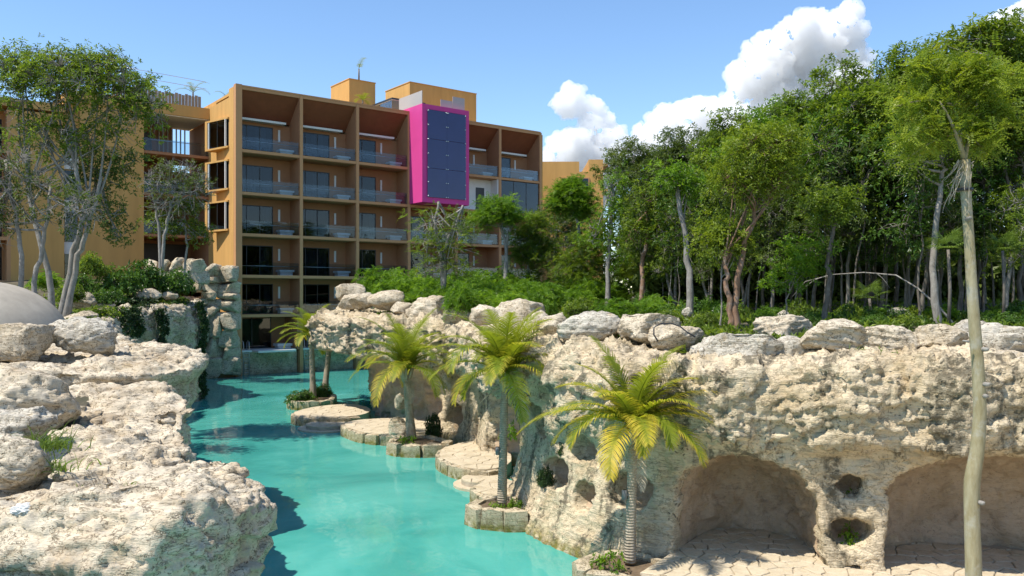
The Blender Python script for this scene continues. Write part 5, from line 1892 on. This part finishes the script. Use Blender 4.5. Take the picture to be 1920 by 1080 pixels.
solo('young_tree', 'bushy young tree low between the hotel and the pale poled tree', 'tree', 1110, 44, [[(1110, 548), (1108, 500), (1105, 460)]],
     [(1100, 480, 36, 44), (1075, 510, 34, 34), (1130, 510, 30, 34), (1165, 520, 30, 36)], 'bark_grey', 'leaf_forest', 207, 0.08, leaf='pin', tips=220, per=4, nleaf=5, ll=0.34, lw=0.10, subs=40, pairs=5)
solo('young_tree', 'reddish stemmed tree under the dark crown at the forest end', 'tree', 1202, 38, [[(1200, 565), (1205, 500), (1213, 430), (1215, 395)]],
     [(1215, 380, 30, 30), (1190, 440, 26, 34), (1240, 430, 30, 34)], 'bark_red', 'leaf_forest', 208, 0.13, tips=110, per=6, nleaf=8, ll=0.17, lw=0.06, subs=30)
solo('leaning_tree', 'pale bare trunk leaning left before the forest with leaves at its tip', 'tree', 1293, 30, [[(1293, 592), (1294, 530), (1284, 440), (1266, 338)]],
     [(1262, 335, 28, 16), (1288, 350, 26, 20)], 'bark_grey', 'leaf_bright', 209, 0.15, tips=60, per=6, nleaf=8, ll=0.15, lw=0.055, subs=14, limbs=5, limb_r=0.25)
solo('forked_tree', 'forked red brown trunk with lime leaves standing at the cliff rim', 'tree', 1372, 23.2, [[(1372, 622), (1366, 560), (1362, 500), (1352, 470)], [(1376, 622), (1385, 520), (1404, 430), (1424, 372, 0.4)]],
     [(1420, 300, 62, 62), (1450, 340, 50, 40), (1385, 345, 45, 40), (1470, 270, 40, 30)], 'bark_red', 'leaf_lime', 210, 0.10, tips=270, per=6, nleaf=8, ll=0.12, lw=0.042, bare=140, subs=50, limbs=11, limb_r=0.3, twig=0.008)
solo('lime_sapling', 'small lime leaved sapling sprouting at the forked trunk', 'tree', 1352, 23.6, [[(1352, 616), (1352, 540), (1356, 460)]],
     [(1358, 440, 38, 26), (1335, 462, 26, 24), (1380, 470, 24, 24)], 'bark_grey', 'leaf_lime', 211, 0.03, tips=90, per=5, nleaf=8, ll=0.13, lw=0.05, subs=18, limbs=7, limb_r=0.5, twig=0.006)
solo('thin_tree', 'thin dark leaning trunk in front of the forest shade', 'tree', 1545, 24.5, [[(1545, 604), (1548, 540), (1556, 460), (1566, 395)]],
     [(1566, 385, 40, 26), (1545, 400, 26, 20)], 'bark_dark', 'leaf_forest', 212, 0.09, tips=70, per=6, nleaf=8, ll=0.14, lw=0.05, subs=16, limbs=5)
solo('lime_sapling', 'low bright sapling in the shade right of the forked tree', 'tree', 1472, 25, [[(1472, 606), (1475, 560), (1490, 510)]],
     [(1490, 510, 40, 16), (1505, 470, 36, 14), (1460, 530, 22, 12)], 'bark_grey', 'leaf_bright', 213, 0.03, tips=60, per=5, nleaf=8, ll=0.14, lw=0.055, subs=16, limbs=6, limb_r=0.5, twig=0.006)
solo('crooked_tree', 'crooked pale trunk rising left of the smooth green trunk', 'tree', 1757, 23.8, [[(1757, 606), (1748, 500), (1756, 400), (1768, 330), (1772, 290)]],
     [(1755, 265, 55, 30), (1700, 300, 40, 24), (1790, 300, 30, 24)], 'bark_grey', 'leaf_forest', 214, 0.11, tips=110, per=6, nleaf=8, ll=0.14, lw=0.052, bare=120, subs=30, limbs=9, limb_r=0.4)
b = at_(1500, 26)
pts = [W(px, py, Y) - b for px, py, Y in ((1486, 556, 26.6), (1510, 528, 26.4), (1560, 515, 26.2), (1620, 511, 26.0), (1680, 516, 25.6), (1720, 540, 25.2), (1760, 575, 24.8), (1792, 612, 24.5))]
o = thing('arching_branch', 'pale arching fallen branch spanning the forest edge', 'branch', b)
w = MB().tube(pts, [0.012, 0.015, 0.018, 0.021, 0.024, 0.028, 0.033, 0.038], 8)
w.build('limb', M['bark_grey'], o)
for a, c in (((1545, 519), (1500, 548)), ((1640, 512), (1668, 540)), ((1520, 524), (1500, 500))):
    MB().tube(bez(W(*a, 26.1) - b, W((a[0] + c[0]) / 2, min(a[1], c[1]) + 4, 26.0) - b, W(*c, 25.9) - b, 4), [0.016, 0.014, 0.011, 0.008, 0.004], 5).build('twig', M['bark_grey'], o)

# thatch palms with fan leaves in the shade
def fan_mesh(R, seed):
    r = np.random.default_rng(seed)
    vs, fs, tt = [(0, 0, 0)], [], [0.5]
    n = 22
    for i in range(n):
        a = -2.2 + 4.4 * i / (n - 1)
        l = R * r.uniform(0.85, 1.05)
        d = np.array([math.cos(a), math.sin(a), 0.12]); s = np.array([-math.sin(a), math.cos(a), 0])
        p1 = d * l * 0.55; p2 = d * l + np.array([0, 0, -0.25 * l])
        k = len(vs)
        vs += [tuple(p1 + s * 0.035 * R), tuple(p1 - s * 0.035 * R), tuple(p2)]
        tt += [r.uniform(.3, .7)] * 3
        fs += [(0, k + 1, k), (k, k + 1, k + 2)]
    me = bpy.data.meshes.new('fan_leaf'); me.from_pydata(vs, [], fs); me.materials.append(M['grassy'])
    at = me.attributes.new('tint', 'FLOAT', 'POINT'); at.data.foreach_set('value', np.array(tt, np.float32)); me.update()
    return me


FAN = [fan_mesh(0.42, k) for k in range(2)]
for lab, px, py, Y in (('fan leaved thatch palm beside the smooth green trunk', 1778, 468, 23.0), ('low thatch palm in the forest shade at the right edge', 1880, 470, 24.0), ('small thatch palm deep in the shade below the arching branch', 1630, 560, 26.5)):
    g = at_(px, Y)
    o = thing('thatch_palm', lab, 'palm', g, 0, 'thatch palms in the forest')
    h = W(px, py, Y).z - g.z
    MB().tube([(0, 0, -0.2), (0.05, 0, h * 0.5), (0, 0, h)], [0.05, 0.045, 0.04], 7).build('trunk', M['bark_dark'], o)
    for k in range(9):
        a = k * 2.4; e = 1.2 - 0.16 * k
        d = Vector((math.cos(a) * math.cos(e), math.sin(a) * math.cos(e), math.sin(e)))
        put('fan_leaf', FAN[k % 2], o, Vector((0, 0, h)) + d * 0.35, (0, -e, a))

# smooth green trunk with lopped head and feathery shoots, nearest on the right
def smooth_tree():
    Y = 12.2
    b = W(1826, 1080, Y); b.z = 0.3
    o = thing('smooth_trunk_tree', 'smooth green grey trunk with a lopped head and feathery shoots at the right', 'tree', b)
    P = [(1826, 1290, .0), (1826, 1080, 0), (1822, 960, 0), (1822, 900, 0), (1832, 850, 0), (1838, 780, 0), (1834, 690, 0), (1828, 620, 0), (1822, 540, 0), (1818, 460, 0), (1812, 380, 0), (1808, 300, 0)]
    wpx = [34, 29, 27, 28, 25, 23, 22, 21, 19, 18, 18, 21]
    pts = [W(px, py, Y) - b for px, py, _ in P]
    pts[0] = Vector((0, 0, -0.4))
    fine, rad = [], []
    for i in range(len(pts) - 1):
        for k in range(4):
            t = k / 4
            fine.append(pts[i].lerp(pts[i + 1], t)); rad.append((wpx[i] + (wpx[i + 1] - wpx[i]) * t) / 2 / F * Y)
    fine.append(pts[-1]); rad.append(wpx[-1] / 2 / F * Y)
    for _ in range(2):
        fine = [fine[0]] + [(fine[i - 1] + fine[i] * 2 + fine[i + 1]) / 4 for i in range(1, len(fine) - 1)] + [fine[-1]]
    tr = MB().tube(fine, rad, 18).build('trunk', M['bark_green'], o)
    kn = MB()
    for px, py, s in ((1836, 655, 1), (1838, 720, 1), (1812, 412, -1), (1842, 742, -1), (1828, 940, 1)):
        p = W(px, py, Y) - b
        kn.tube([p + Vector((0, 0.02, 0)), p + Vector((0.03 * s, -0.16, 0.01)), p + Vector((0.05 * s, -0.17, 0.03))], [0.045, 0.03, 0.012], 7)
    kn.build('knot', M['bark_grey'], tr)
    pk = W(1822, 640, Y) - b
    MB().tube([pk + Vector((-0.1, -.1, 0)), pk + Vector((-0.2, -.12, 0.02))], [0.02, 0.008], 6).build('stub', M['bark_grey'], tr)
    top = W(1808, 305, Y) - b
    shoots = MB()
    ends = []
    for (px, py, dy) in ((1786, 205, 0.1), (1762, 190, -0.25), (1836, 205, 0.2)):
        e = W(px, py, Y + dy) - b
        c = bez(top, top.lerp(e, 0.5) + Vector(((top.x - e.x) * 0.15, 0, 0.05)), e, 6)
        shoots.tube(c, [0.036, 0.034, 0.03, 0.026, 0.022, 0.016, 0.010], 7)
        ends.append(c)
    # long arching side rods carrying the feathery leaves
    r = np.random.default_rng(77)
    cen, ax = [], []
    for (x0, y0, x1, y1, dy) in ((1784, 195, 1680, 200, -.3), (1773, 168, 1917, 138, .1), (1784, 200, 1875, 170, .6), (1774, 170, 1715, 125, 0), (1788, 232, 1700, 262, -.4), (1830, 205, 1885, 200, .2), (1830, 225, 1870, 262, -.3), (1775, 172, 1745, 110, .3), (1830, 200, 1860, 140, -.4), (1786, 215, 1690, 232, .3), (1798, 190, 1800, 118, .2), (1775, 170, 1840, 115, -.3), (1780, 200, 1660, 170, .4), (1790, 240, 1740, 280, .2), (1800, 250, 1850, 290, .1), (1796, 250, 1700, 300, -.2), (1830, 215, 1905, 230, -.1)):
        a = W(x0, y0, Y) - b; e = W(x1, y1, Y + dy) - b
        c = bez(a, a.lerp(e, 0.5) + Vector((0, 0, 0.14)), e, 7)
        shoots.tube(c, [0.016, 0.015, 0.013, 0.012, 0.010, 0.008, 0.006, 0.004], 5, False)
        for q in range(1, 8):
            for z in range(5):
                cen.append(tuple(c[q] + Vector(r.normal(size=3) * 0.06))); ax.append((r.normal() * .8, r.normal() * .8, 0.35))
    shoots.build('shoot', M['bark_green'], o)
    V, Q, t = pinnate(np.array(cen), np.array(ax), 3, 0.28, 0.06, r, 8, 0.2)
    put('crown', mesh_np('crown', V, Q, M['leaf_lime'], False, attr=t), o)
    # dry pale roots hanging from the lopped head
    dr = MB()
    rr = random.Random(9)
    for k in range(18):
        a = rr.gauss(3.5, 0.9) if k < 12 else rr.uniform(0, 6.28)
        p = top + Vector((math.cos(a) * 0.10, math.sin(a) * 0.10 - 0.03, rr.uniform(-0.16, 0.06)))
        ln = rr.uniform(0.2, 0.75) * (0.9 if k < 12 else 0.35)
        q = p + Vector((math.cos(a) * 0.05 - 0.03, math.sin(a) * 0.05, -ln * 0.5)); e = q + Vector((rr.uniform(-.16, .02), rr.uniform(-.05, .05), -ln * 0.5))
        c = bez(p, q, e, 6)
        c = [v + Vector((rr.gauss(0, .012), rr.gauss(0, .012), 0)) for v in c]
        dr.tube(c, [0.007, 0.010, 0.009, 0.007, 0.006, 0.004, 0.002], 4, False)
    dr.build('dry_root', M['dry'], o)
    MB().tube([top + Vector((0.0, 0, -0.42)), top + Vector((0, 0, -0.38))], [0.118, 0.118], 18).build('tie_band', M['dark_metal'], o)


smooth_tree()

# ---- left bank trees
TLY = 34
solo('umbrella_tree', 'large grey stemmed tree with a broad umbrella crown before the hotel wing', 'tree', 118, TLY,
     [[(112, 545), (135, 470), (160, 400), (135, 290), (110, 240)], [(108, 545), (80, 470), (55, 380), (50, 280)], [(120, 545), (145, 480), (165, 430), (190, 330)]],
     [(150, 165, 130, 62), (60, 180, 90, 70), (235, 190, 75, 65), (30, 130, 60, 50), (270, 220, 45, 50), (110, 130, 80, 40), (190, 130, 70, 40), (200, 260, 60, 40), (90, 260, 80, 40)], 'bark_grey', 'leaf_forest', 220, 0.14, tips=470, per=6, nleaf=8, ll=0.17, lw=0.06,
     bare=900, subs=150, limbs=22, limb_r=0.38, twig=0.013, shell=0.35)
solo('grey_twig_tree', 'twiggy grey tree with sparse olive leaves at the left edge behind the dome', 'tree', 30, 31,
     [[(35, 545), (40, 480), (30, 400), (10, 300)], [(60, 545), (70, 500), (85, 430), (95, 350)]],
     [(20, 330, 70, 60), (80, 380, 70, 60), (-20, 420, 60, 60), (150, 400, 50, 50)], 'bark_grey', 'leaf_dark', 221, 0.11, tips=150, per=4, nleaf=7, ll=0.16, lw=0.055, bare=520, subs=90, limbs=16, twig=0.012, shell=0.3)
solo('olive_branch_tree', 'drooping olive leaved tree whose branches cross the blank ochre wall', 'tree', 150, 36,
     [[(125, 545), (140, 470), (165, 380), (185, 320)]],
     [(215, 330, 40, 36), (200, 400, 46, 26), (220, 440, 40, 18), (170, 350, 40, 40), (250, 300, 26, 18), (160, 300, 50, 30)], 'bark_grey', 'leaf_dark', 222, 0.14, tips=120, per=4, nleaf=8, ll=0.2, lw=0.065, bare=60, subs=40, limbs=10)
solo('twig_tree', 'small wispy grey tree in front of the open hotel stairwell', 'tree', 300, 57,
     [[(300, 505), (308, 440), (320, 390), (330, 350)], [(302, 505), (298, 430), (290, 380)]],
     [(335, 330, 56, 34), (290, 350, 30, 40), (375, 360, 34, 40), (330, 380, 60, 40)], 'bark_grey', 'leaf_dark', 223, 0.14, tips=120, per=4, nleaf=7, ll=0.2, lw=0.065, bare=560, subs=90, limbs=14, twig=0.016, shell=0.3)
solo('young_tree', 'green leaved sapling right of the wispy tree by the stairwell', 'tree', 345, 58,
     [[(345, 508), (350, 460), (345, 410)]],
     [(350, 400, 32, 24), (320, 430, 26, 20), (370, 440, 24, 22), (285, 420, 24, 22)], 'bark_grey', 'leaf_forest', 224, 0.10, tips=90, per=5, nleaf=7, ll=0.22, lw=0.08, bare=60, subs=26)

# ------------------------------------------------------------------ shrubs, ground cover, vines
def bush_mesh(seed, leafm, kind, R=1.0, n=90, **kw):
    r = np.random.default_rng(seed)
    d = r.normal(size=(n, 3)); d[:, 2] = np.abs(d[:, 2]) * 0.9; d = unit(d)
    C = d * r.uniform(0.35, 1.0, (n, 1)) * (R, R, R * 0.8) * (1 + 0.25 * perlin(d * 2.1 + seed)[:, None])
    A = unit(d + (0, 0, 0.6))
    if kind == 'pin':
        V, Q, t = pinnate(C, A, kw.get('nl', 5), kw.get('ll', 0.4), kw.get('lw', 0.1), r, kw.get('pairs', 6), 0.4)
    else:
        V, Q, t = rosettes(C, A, kw.get('nl', 9), kw.get('ll', 0.16), kw.get('lw', 0.07), r)
    w = MB()
    for k in range(0, n, 3):
        e = Vector(C[k])
        w.tube(bez(Vector((e.x * .15, e.y * .15, -0.1)), Vector((e.x * 0.4, e.y * .4, e.z * 0.6)), e, 3), [0.022, 0.017, 0.012, 0.007], 4, False)
    return w.mesh('stems', M['bark_dark']), mesh_np('foliage', V, Q, M[leafm], False, attr=t)


BUSH = {'bright': [bush_mesh(300 + k, 'leaf_bright', 'pin', n=130, ll=0.38, lw=0.11) for k in range(3)],
        'shrub': [bush_mesh(310 + k, 'leaf_shrub', 'ros', n=260, ll=0.17, lw=0.08, nl=8) for k in range(3)],
        'forest': [bush_mesh(320 + k, 'leaf_forest', 'ros', n=260, ll=0.17, lw=0.07, nl=8) for k in range(2)],
        'dark': [bush_mesh(330, 'leaf_vine', 'ros', n=240, ll=0.17, lw=0.08, nl=8)],
        'small': [bush_mesh(340 + k, 'leaf_bright', 'ros', n=26, ll=0.30, lw=0.13, nl=7) for k in range(2)]}


def bush(kind, label, px, py, Y, w, h, group, seed=0, name='shrub'):
    """px, py: centre of its foot in the photo; w, h in photo pixels"""
    p = W(px, py, Y)
    ms = BUSH[kind][seed % len(BUSH[kind])]
    sx = w / F * Y / 2; sz = h / F * Y / 0.85
    o = thing(name, label, 'shrub', (p.x, Y, p.z - 0.05), (seed * 1.7) % 6.28, group)
    o.scale = (sx, sx, sz)
    put('stems', ms[0], o); put('foliage', ms[1], o)
    return o


k = 0
for row, (Y, y0, xs) in enumerate(((47, 552, range(695, 1150, 50)), (43, 562, range(715, 1140, 46)), (39.5, 574, range(800, 1080, 46)), (35, 583, range(870, 1040, 45)))):
    for px in xs:
        k += 1
        bush('bright', 'bright green feathery shrub in the bank of shrubs behind the far cliff rim', px + r_.uniform(-10, 10), y0 + r_.uniform(-3, 3), Y + r_.uniform(-1, 1), r_.uniform(62, 88), r_.uniform(36, 54), 'bank of bright shrubs', k)
for j, (px, py, Y, w_, h_, kind, lab) in enumerate([
        (1085, 585, 33, 70, 30, 'forest', 'low green shrub behind the long grey slab'), (1150, 590, 29, 80, 34, 'bright', 'bright shrub above the broad cream boulder'),
        (1215, 590, 29, 70, 34, 'bright', 'bright shrub left of the pale leaning trunk'), (1250, 600, 25.5, 60, 24, 'forest', 'low shrub behind the boulder with the cord'),
        (1320, 606, 24.5, 60, 26, 'forest', 'low shrub left of the forked trunk'), (1440, 612, 24, 60, 30, 'forest', 'low shrub right of the forked trunk'),
        (1520, 606, 23.5, 50, 22, 'shrub', 'low dark shrub behind the pointed boulder'), (1640, 606, 23, 60, 22, 'shrub', 'low shrub behind the long low boulder'),
        (1700, 606, 22.6, 50, 24, 'forest', 'leafy shrub behind the round shouldered boulder'), (1895, 606, 22.5, 60, 26, 'shrub', 'dark shrub behind the rightmost rim boulder')]):
    bush(kind, lab, px, py, Y, w_, h_, 'low shrubs along the cliff rim', j)
for j, (px, py, Y, w_, h_, kind, lab) in enumerate([
        (150, 545, 43, 70, 34, 'shrub', 'glossy shrub just right of the dome under the grey stems'), (205, 565, 41, 60, 30, 'shrub', 'low shrub between the mossy stones on the left bank'),
        (225, 545, 46, 80, 52, 'shrub', 'tall glossy shrub against the blank ochre wall'), (275, 540, 49, 80, 56, 'shrub', 'full green shrub left of the garden wall'),
        (325, 545, 50, 76, 46, 'shrub', 'shrub spilling over the edge of the vine cliff'), (250, 575, 46, 84, 26, 'dark', 'dark creeper mat on the vine cliff beside the roots'),
        (320, 575, 49.5, 70, 26, 'shrub', 'trailing green mat along the vine cliff top'), (180, 595, 37, 80, 26, 'forest', 'leafy ground shrub behind the grey topped boulder'),
        (130, 560, 38, 60, 36, 'forest', 'bright leaved bush at the right rim of the dome'), (85, 535, 40, 60, 30, 'bright', 'lime bush glimpsed behind the dome'),
        (175, 510, 45, 60, 40, 'forest', 'light leaved bush below the window strip'), (230, 605, 41, 70, 22, 'dark', 'dark tangled creeper above the upper ledge')]):
    bush(kind, lab, px, py, Y, w_, h_, 'shrubs on the left bank', j)
for j, (px, py, Y, w_, h_, kind, lab) in enumerate([
        (565, 752, 46.2, 62, 24, 'shrub', 'dark shrub filling the left of the far planter'), (600, 742, 48.5, 50, 26, 'shrub', 'dark shrub around the far palm trunks'),
        (762, 832, 32.6, 38, 22, 'small', 'leafy plant in the block planter of the second palm'), (812, 815, 34.8, 34, 48, 'dark', 'dark fern filling the niche right of the second palm'),
        (932, 952, 22.5, 34, 16, 'small', 'small green plant left of the middle palm trunk'), (968, 948, 22.8, 40, 20, 'small', 'small green plant right of the middle palm trunk'),
        (1140, 1062, 17.75, 66, 40, 'small', 'bright leafy plant at the foot of the nearest palm'), (955, 818, 24.6, 40, 30, 'small', 'green sprig on the pillar behind the middle palm'),
        (1022, 905, 22.2, 36, 36, 'dark', 'fern in the upper left niche of the grotto cliff'), (1062, 850, 21.9, 34, 28, 'dark', 'fern in the niche above the round opening'),
        (1600, 928, 18.2, 34, 20, 'small', 'small plant in the upper niche of the grotto pillar'), (1596, 1022, 18.1, 50, 42, 'small', 'yellow green plant in the lower niche of the grotto pillar')]):
    bush(kind, lab, px, py, Y, w_, h_, 'plants around the grottoes', j, 'potted_plant' if False else 'small_plant')

for j in range(30):
    px = 1170 + j * 27 + r_.uniform(-12, 12)
    Y = float(np.interp(px, [1170, 1350, 1500, 1960], [38, 29, 25.5, 23.2])) + r_.uniform(0, 2.5)
    x = (px - 960) / F * Y
    py = HY - (gnd(x, Y) - CZ) * F / Y
    bush(('forest', 'shrub', 'bright', 'shrub')[j % 4], 'leafy undergrowth bush at the foot of the shaded forest trunks', px, py + 2, Y, r_.uniform(46, 80), r_.uniform(22, 52), 'undergrowth at the forest edge', j, 'undergrowth_bush')
# ground cover on both banks
rg = np.random.default_rng(9)
pts = []
while len(pts) < 5200:
    x, y = rg.uniform(-9, 22), rg.uniform(17, 56)
    d = side_of(x, y)
    if 1.6 < d < 22 and rg.uniform() < math.exp(-(d - 1.6) / 9):
        pts.append((x, y, gnd(x, y) + 0.05))
C = np.array(pts)
V, Q, t = rosettes(C, unit(rg.normal(size=C.shape) * 0.4 + (0, 0, 1)), 7, 0.24, 0.075, rg, (0.3, 1.4), 0.2)
gc = put('ground_cover', mesh_np('ground_cover', V, Q, M['leaf_forest'], False, attr=t))
tag(gc, 'grass and small herbs covering the ground behind the rim boulders', 'ground cover', kind='stuff')
pts = []
while len(pts) < 1500:
    x, y = rg.uniform(-34, -14), rg.uniform(28, 60)
    if side_of(x, y, LP) > 0.8:
        pts.append((x, y, gnd(x, y) + 0.05))
C = np.array(pts)
V, Q, t = rosettes(C, unit(rg.normal(size=C.shape) * 0.4 + (0, 0, 1)), 8, 0.24, 0.08, rg, (0.2, 1.3), 0.1)
gc = put('ground_cover', mesh_np('ground_cover', V, Q, M['leaf_forest'], False, attr=t))
tag(gc, 'low leafy plants covering the left bank below the hotel wing', 'ground cover', kind='stuff')


def vine(label, s0, s1, z0, z1, n, seed):
    r = np.random.default_rng(seed)
    s = r.uniform(s0, s1, n); z = z1 - (z1 - z0) * r.uniform(0, 1, n) ** 1.25
    p, nn = LP.at(s)
    pr = np.array([l_prof(np.array([a]), np.array([b]))[0, 0] for a, b in zip(s, z)])
    P = np.concatenate([p + nn * (pr - 0.22 - r.uniform(0, 0.15, n))[:, None], z[:, None]], 1)
    b = P.mean(0); b[2] = z0
    o = thing('hanging_vine', label, 'vine', tuple(b), 0, 'vines on the left cliff')
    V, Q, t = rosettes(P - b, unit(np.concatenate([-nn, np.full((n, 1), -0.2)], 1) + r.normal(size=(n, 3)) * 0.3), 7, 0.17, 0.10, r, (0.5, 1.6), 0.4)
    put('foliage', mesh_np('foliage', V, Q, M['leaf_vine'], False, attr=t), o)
    w = MB()
    for k in range(5):
        ss = s0 + (s1 - s0) * (k + .5) / 5
        line = []
        for zz in np.linspace(z1, z0, 8):
            pp, n2 = LP.at(ss + r.normal() * 0.08)
            q = pp + n2 * (l_prof(np.array([ss]), np.array([zz]))[0, 0] - 0.2)
            line.append(Vector((q[0] - b[0], q[1] - b[1], zz - b[2])))
        w.tube(line, [0.02] * 8, 4, False)
    w.build('stem', M['bark_dark'], o)


def l_s(y):
    return float(np.interp(y, LP.P[:, 1], LP.S))


vine('long dark vine curtain hanging to the water at the corner of the left cliff', l_s(49.3), l_s(51.2), 0.15, 5.9, 420, 1)
vine('shorter vine trailing down the middle of the left cliff', l_s(44.6), l_s(45.8), 2.6, 5.6, 160, 2)
vine('creeper covering the upper left part of the left cliff', l_s(38.5), l_s(43.5), 4.3, 5.7, 260, 3)

# tufts, litter, cord
def grass_tuft(label, px, py, Y, n, h, seed):
    r = np.random.default_rng(seed)
    p = W(px, py, Y)
    C = r.normal(size=(n, 3)) * (0.22, 0.16, 0.01)
    D = unit(r.normal(size=(n, 3)) * 0.55 + (0.15, -0.1, 1.0))
    vs, fs, tt = [], [], []
    for i in range(n):
        s = unit(np.cross(D[i], r.normal(size=3))); L = h * r.uniform(0.5, 1.1)
        d = D[i].copy(); c = C[i].copy(); b = len(vs)
        for k in range(4):
            w = 0.012 * (1 - k / 3.2)
            vs += [c + s * w, c - s * w]; tt += [r.uniform(0.3, 0.9)] * 2
            c = c + d * L / 3; d = unit(d + np.array([d[0] * .35, d[1] * .35, -0.42]))
        fs += [(b + 2 * k, b + 2 * k + 1, b + 2 * k + 3, b + 2 * k + 2) for k in range(3)]
    o = put('grass_tuft', mesh_np('grass_tuft', np.array(vs), np.array(fs), M['grassy'], False, attr=tt), None, p)
    return tag(o, label, 'grass', kind='stuff')


grass_tuft('bright green grass tuft between the boulders at the left edge', 88, 842, 13.6, 150, 0.55, 1)
grass_tuft('drooping grass below the bright tuft on the left ledge', 92, 882, 12.6, 90, 0.40, 2)
grass_tuft('tiny dry tuft in a hollow of the foreground ledge', 215, 922, 11.9, 50, 0.16, 3)
grass_tuft('grass tuft growing at the edge of the pointed rim boulder', 1628, 662, 18.0, 60, 0.25, 4)

p = W(53, 955, 10.9)
V, Fq = ICO[4]
q = V * (0.19, 0.09, 0.06)
q = q + unit(V) * (0.05 * fbm(V * 2.2 + 3, 3, 0.6, True))[:, None]
o = put('plastic_bag', mesh_np('plastic_bag', q, Fq, M['plastic'], False), None, (p.x, p.y, p.z), (0, 0, 0.2))
tag(o, 'crumpled white plastic bag lying on the foreground ledge', 'litter')
cord = [W(px, py, Y) for px, py, Y in ((1234, 640, 19.7), (1226, 628, 19.75), (1226, 614, 19.8), (1238, 607, 19.9), (1258, 606, 19.95), (1275, 612, 19.9), (1290, 624, 19.8), (1304, 632, 19.75))]
cb = MB().tube([c - cord[0] for c in cord], [0.018] * 8, 6).build('black_cord', M['dark_metal'], None, cord[0])
tag(cb, 'dark cord draped over the tan rim boulder', 'cord')

# rooftop palms and creepers on the hotel
def roof_plant(label, px, py, Y, n, L, h):
    p = W(px, py, Y)
    o = thing('rooftop_palm', label, 'palm', (p.x, Y, p.z), 0, 'rooftop plants')
    MB().tube([(0, 0, -0.3), (0, 0, h)], [0.09, 0.07], 7).build('trunk', M['bark_dark'], o)
    for k in range(n):
        put('frond', frond_mesh(L, math.radians(70 - 8 * k), math.radians(95), 900 + k + int(px), 0.1, 0.5, 18), o, (0, 0, h), (0, 0, math.radians((k * 137 + px) % 360)))


roof_plant('bare little palm on top of the ochre roof tower', 673, 148, 82.5, 2, 1.8, 1.0)
roof_plant('small palm in front of the ochre roof tower', 680, 192, 74.5, 7, 1.0, 0.2)
roof_plant('windblown palm on the roof above the open stairwell', 362, 180, 74.0, 5, 1.9, 0.3)
roof_plant('small rooftop palm beside the end wall', 425, 188, 74.5, 4, 1.3, 0.2)
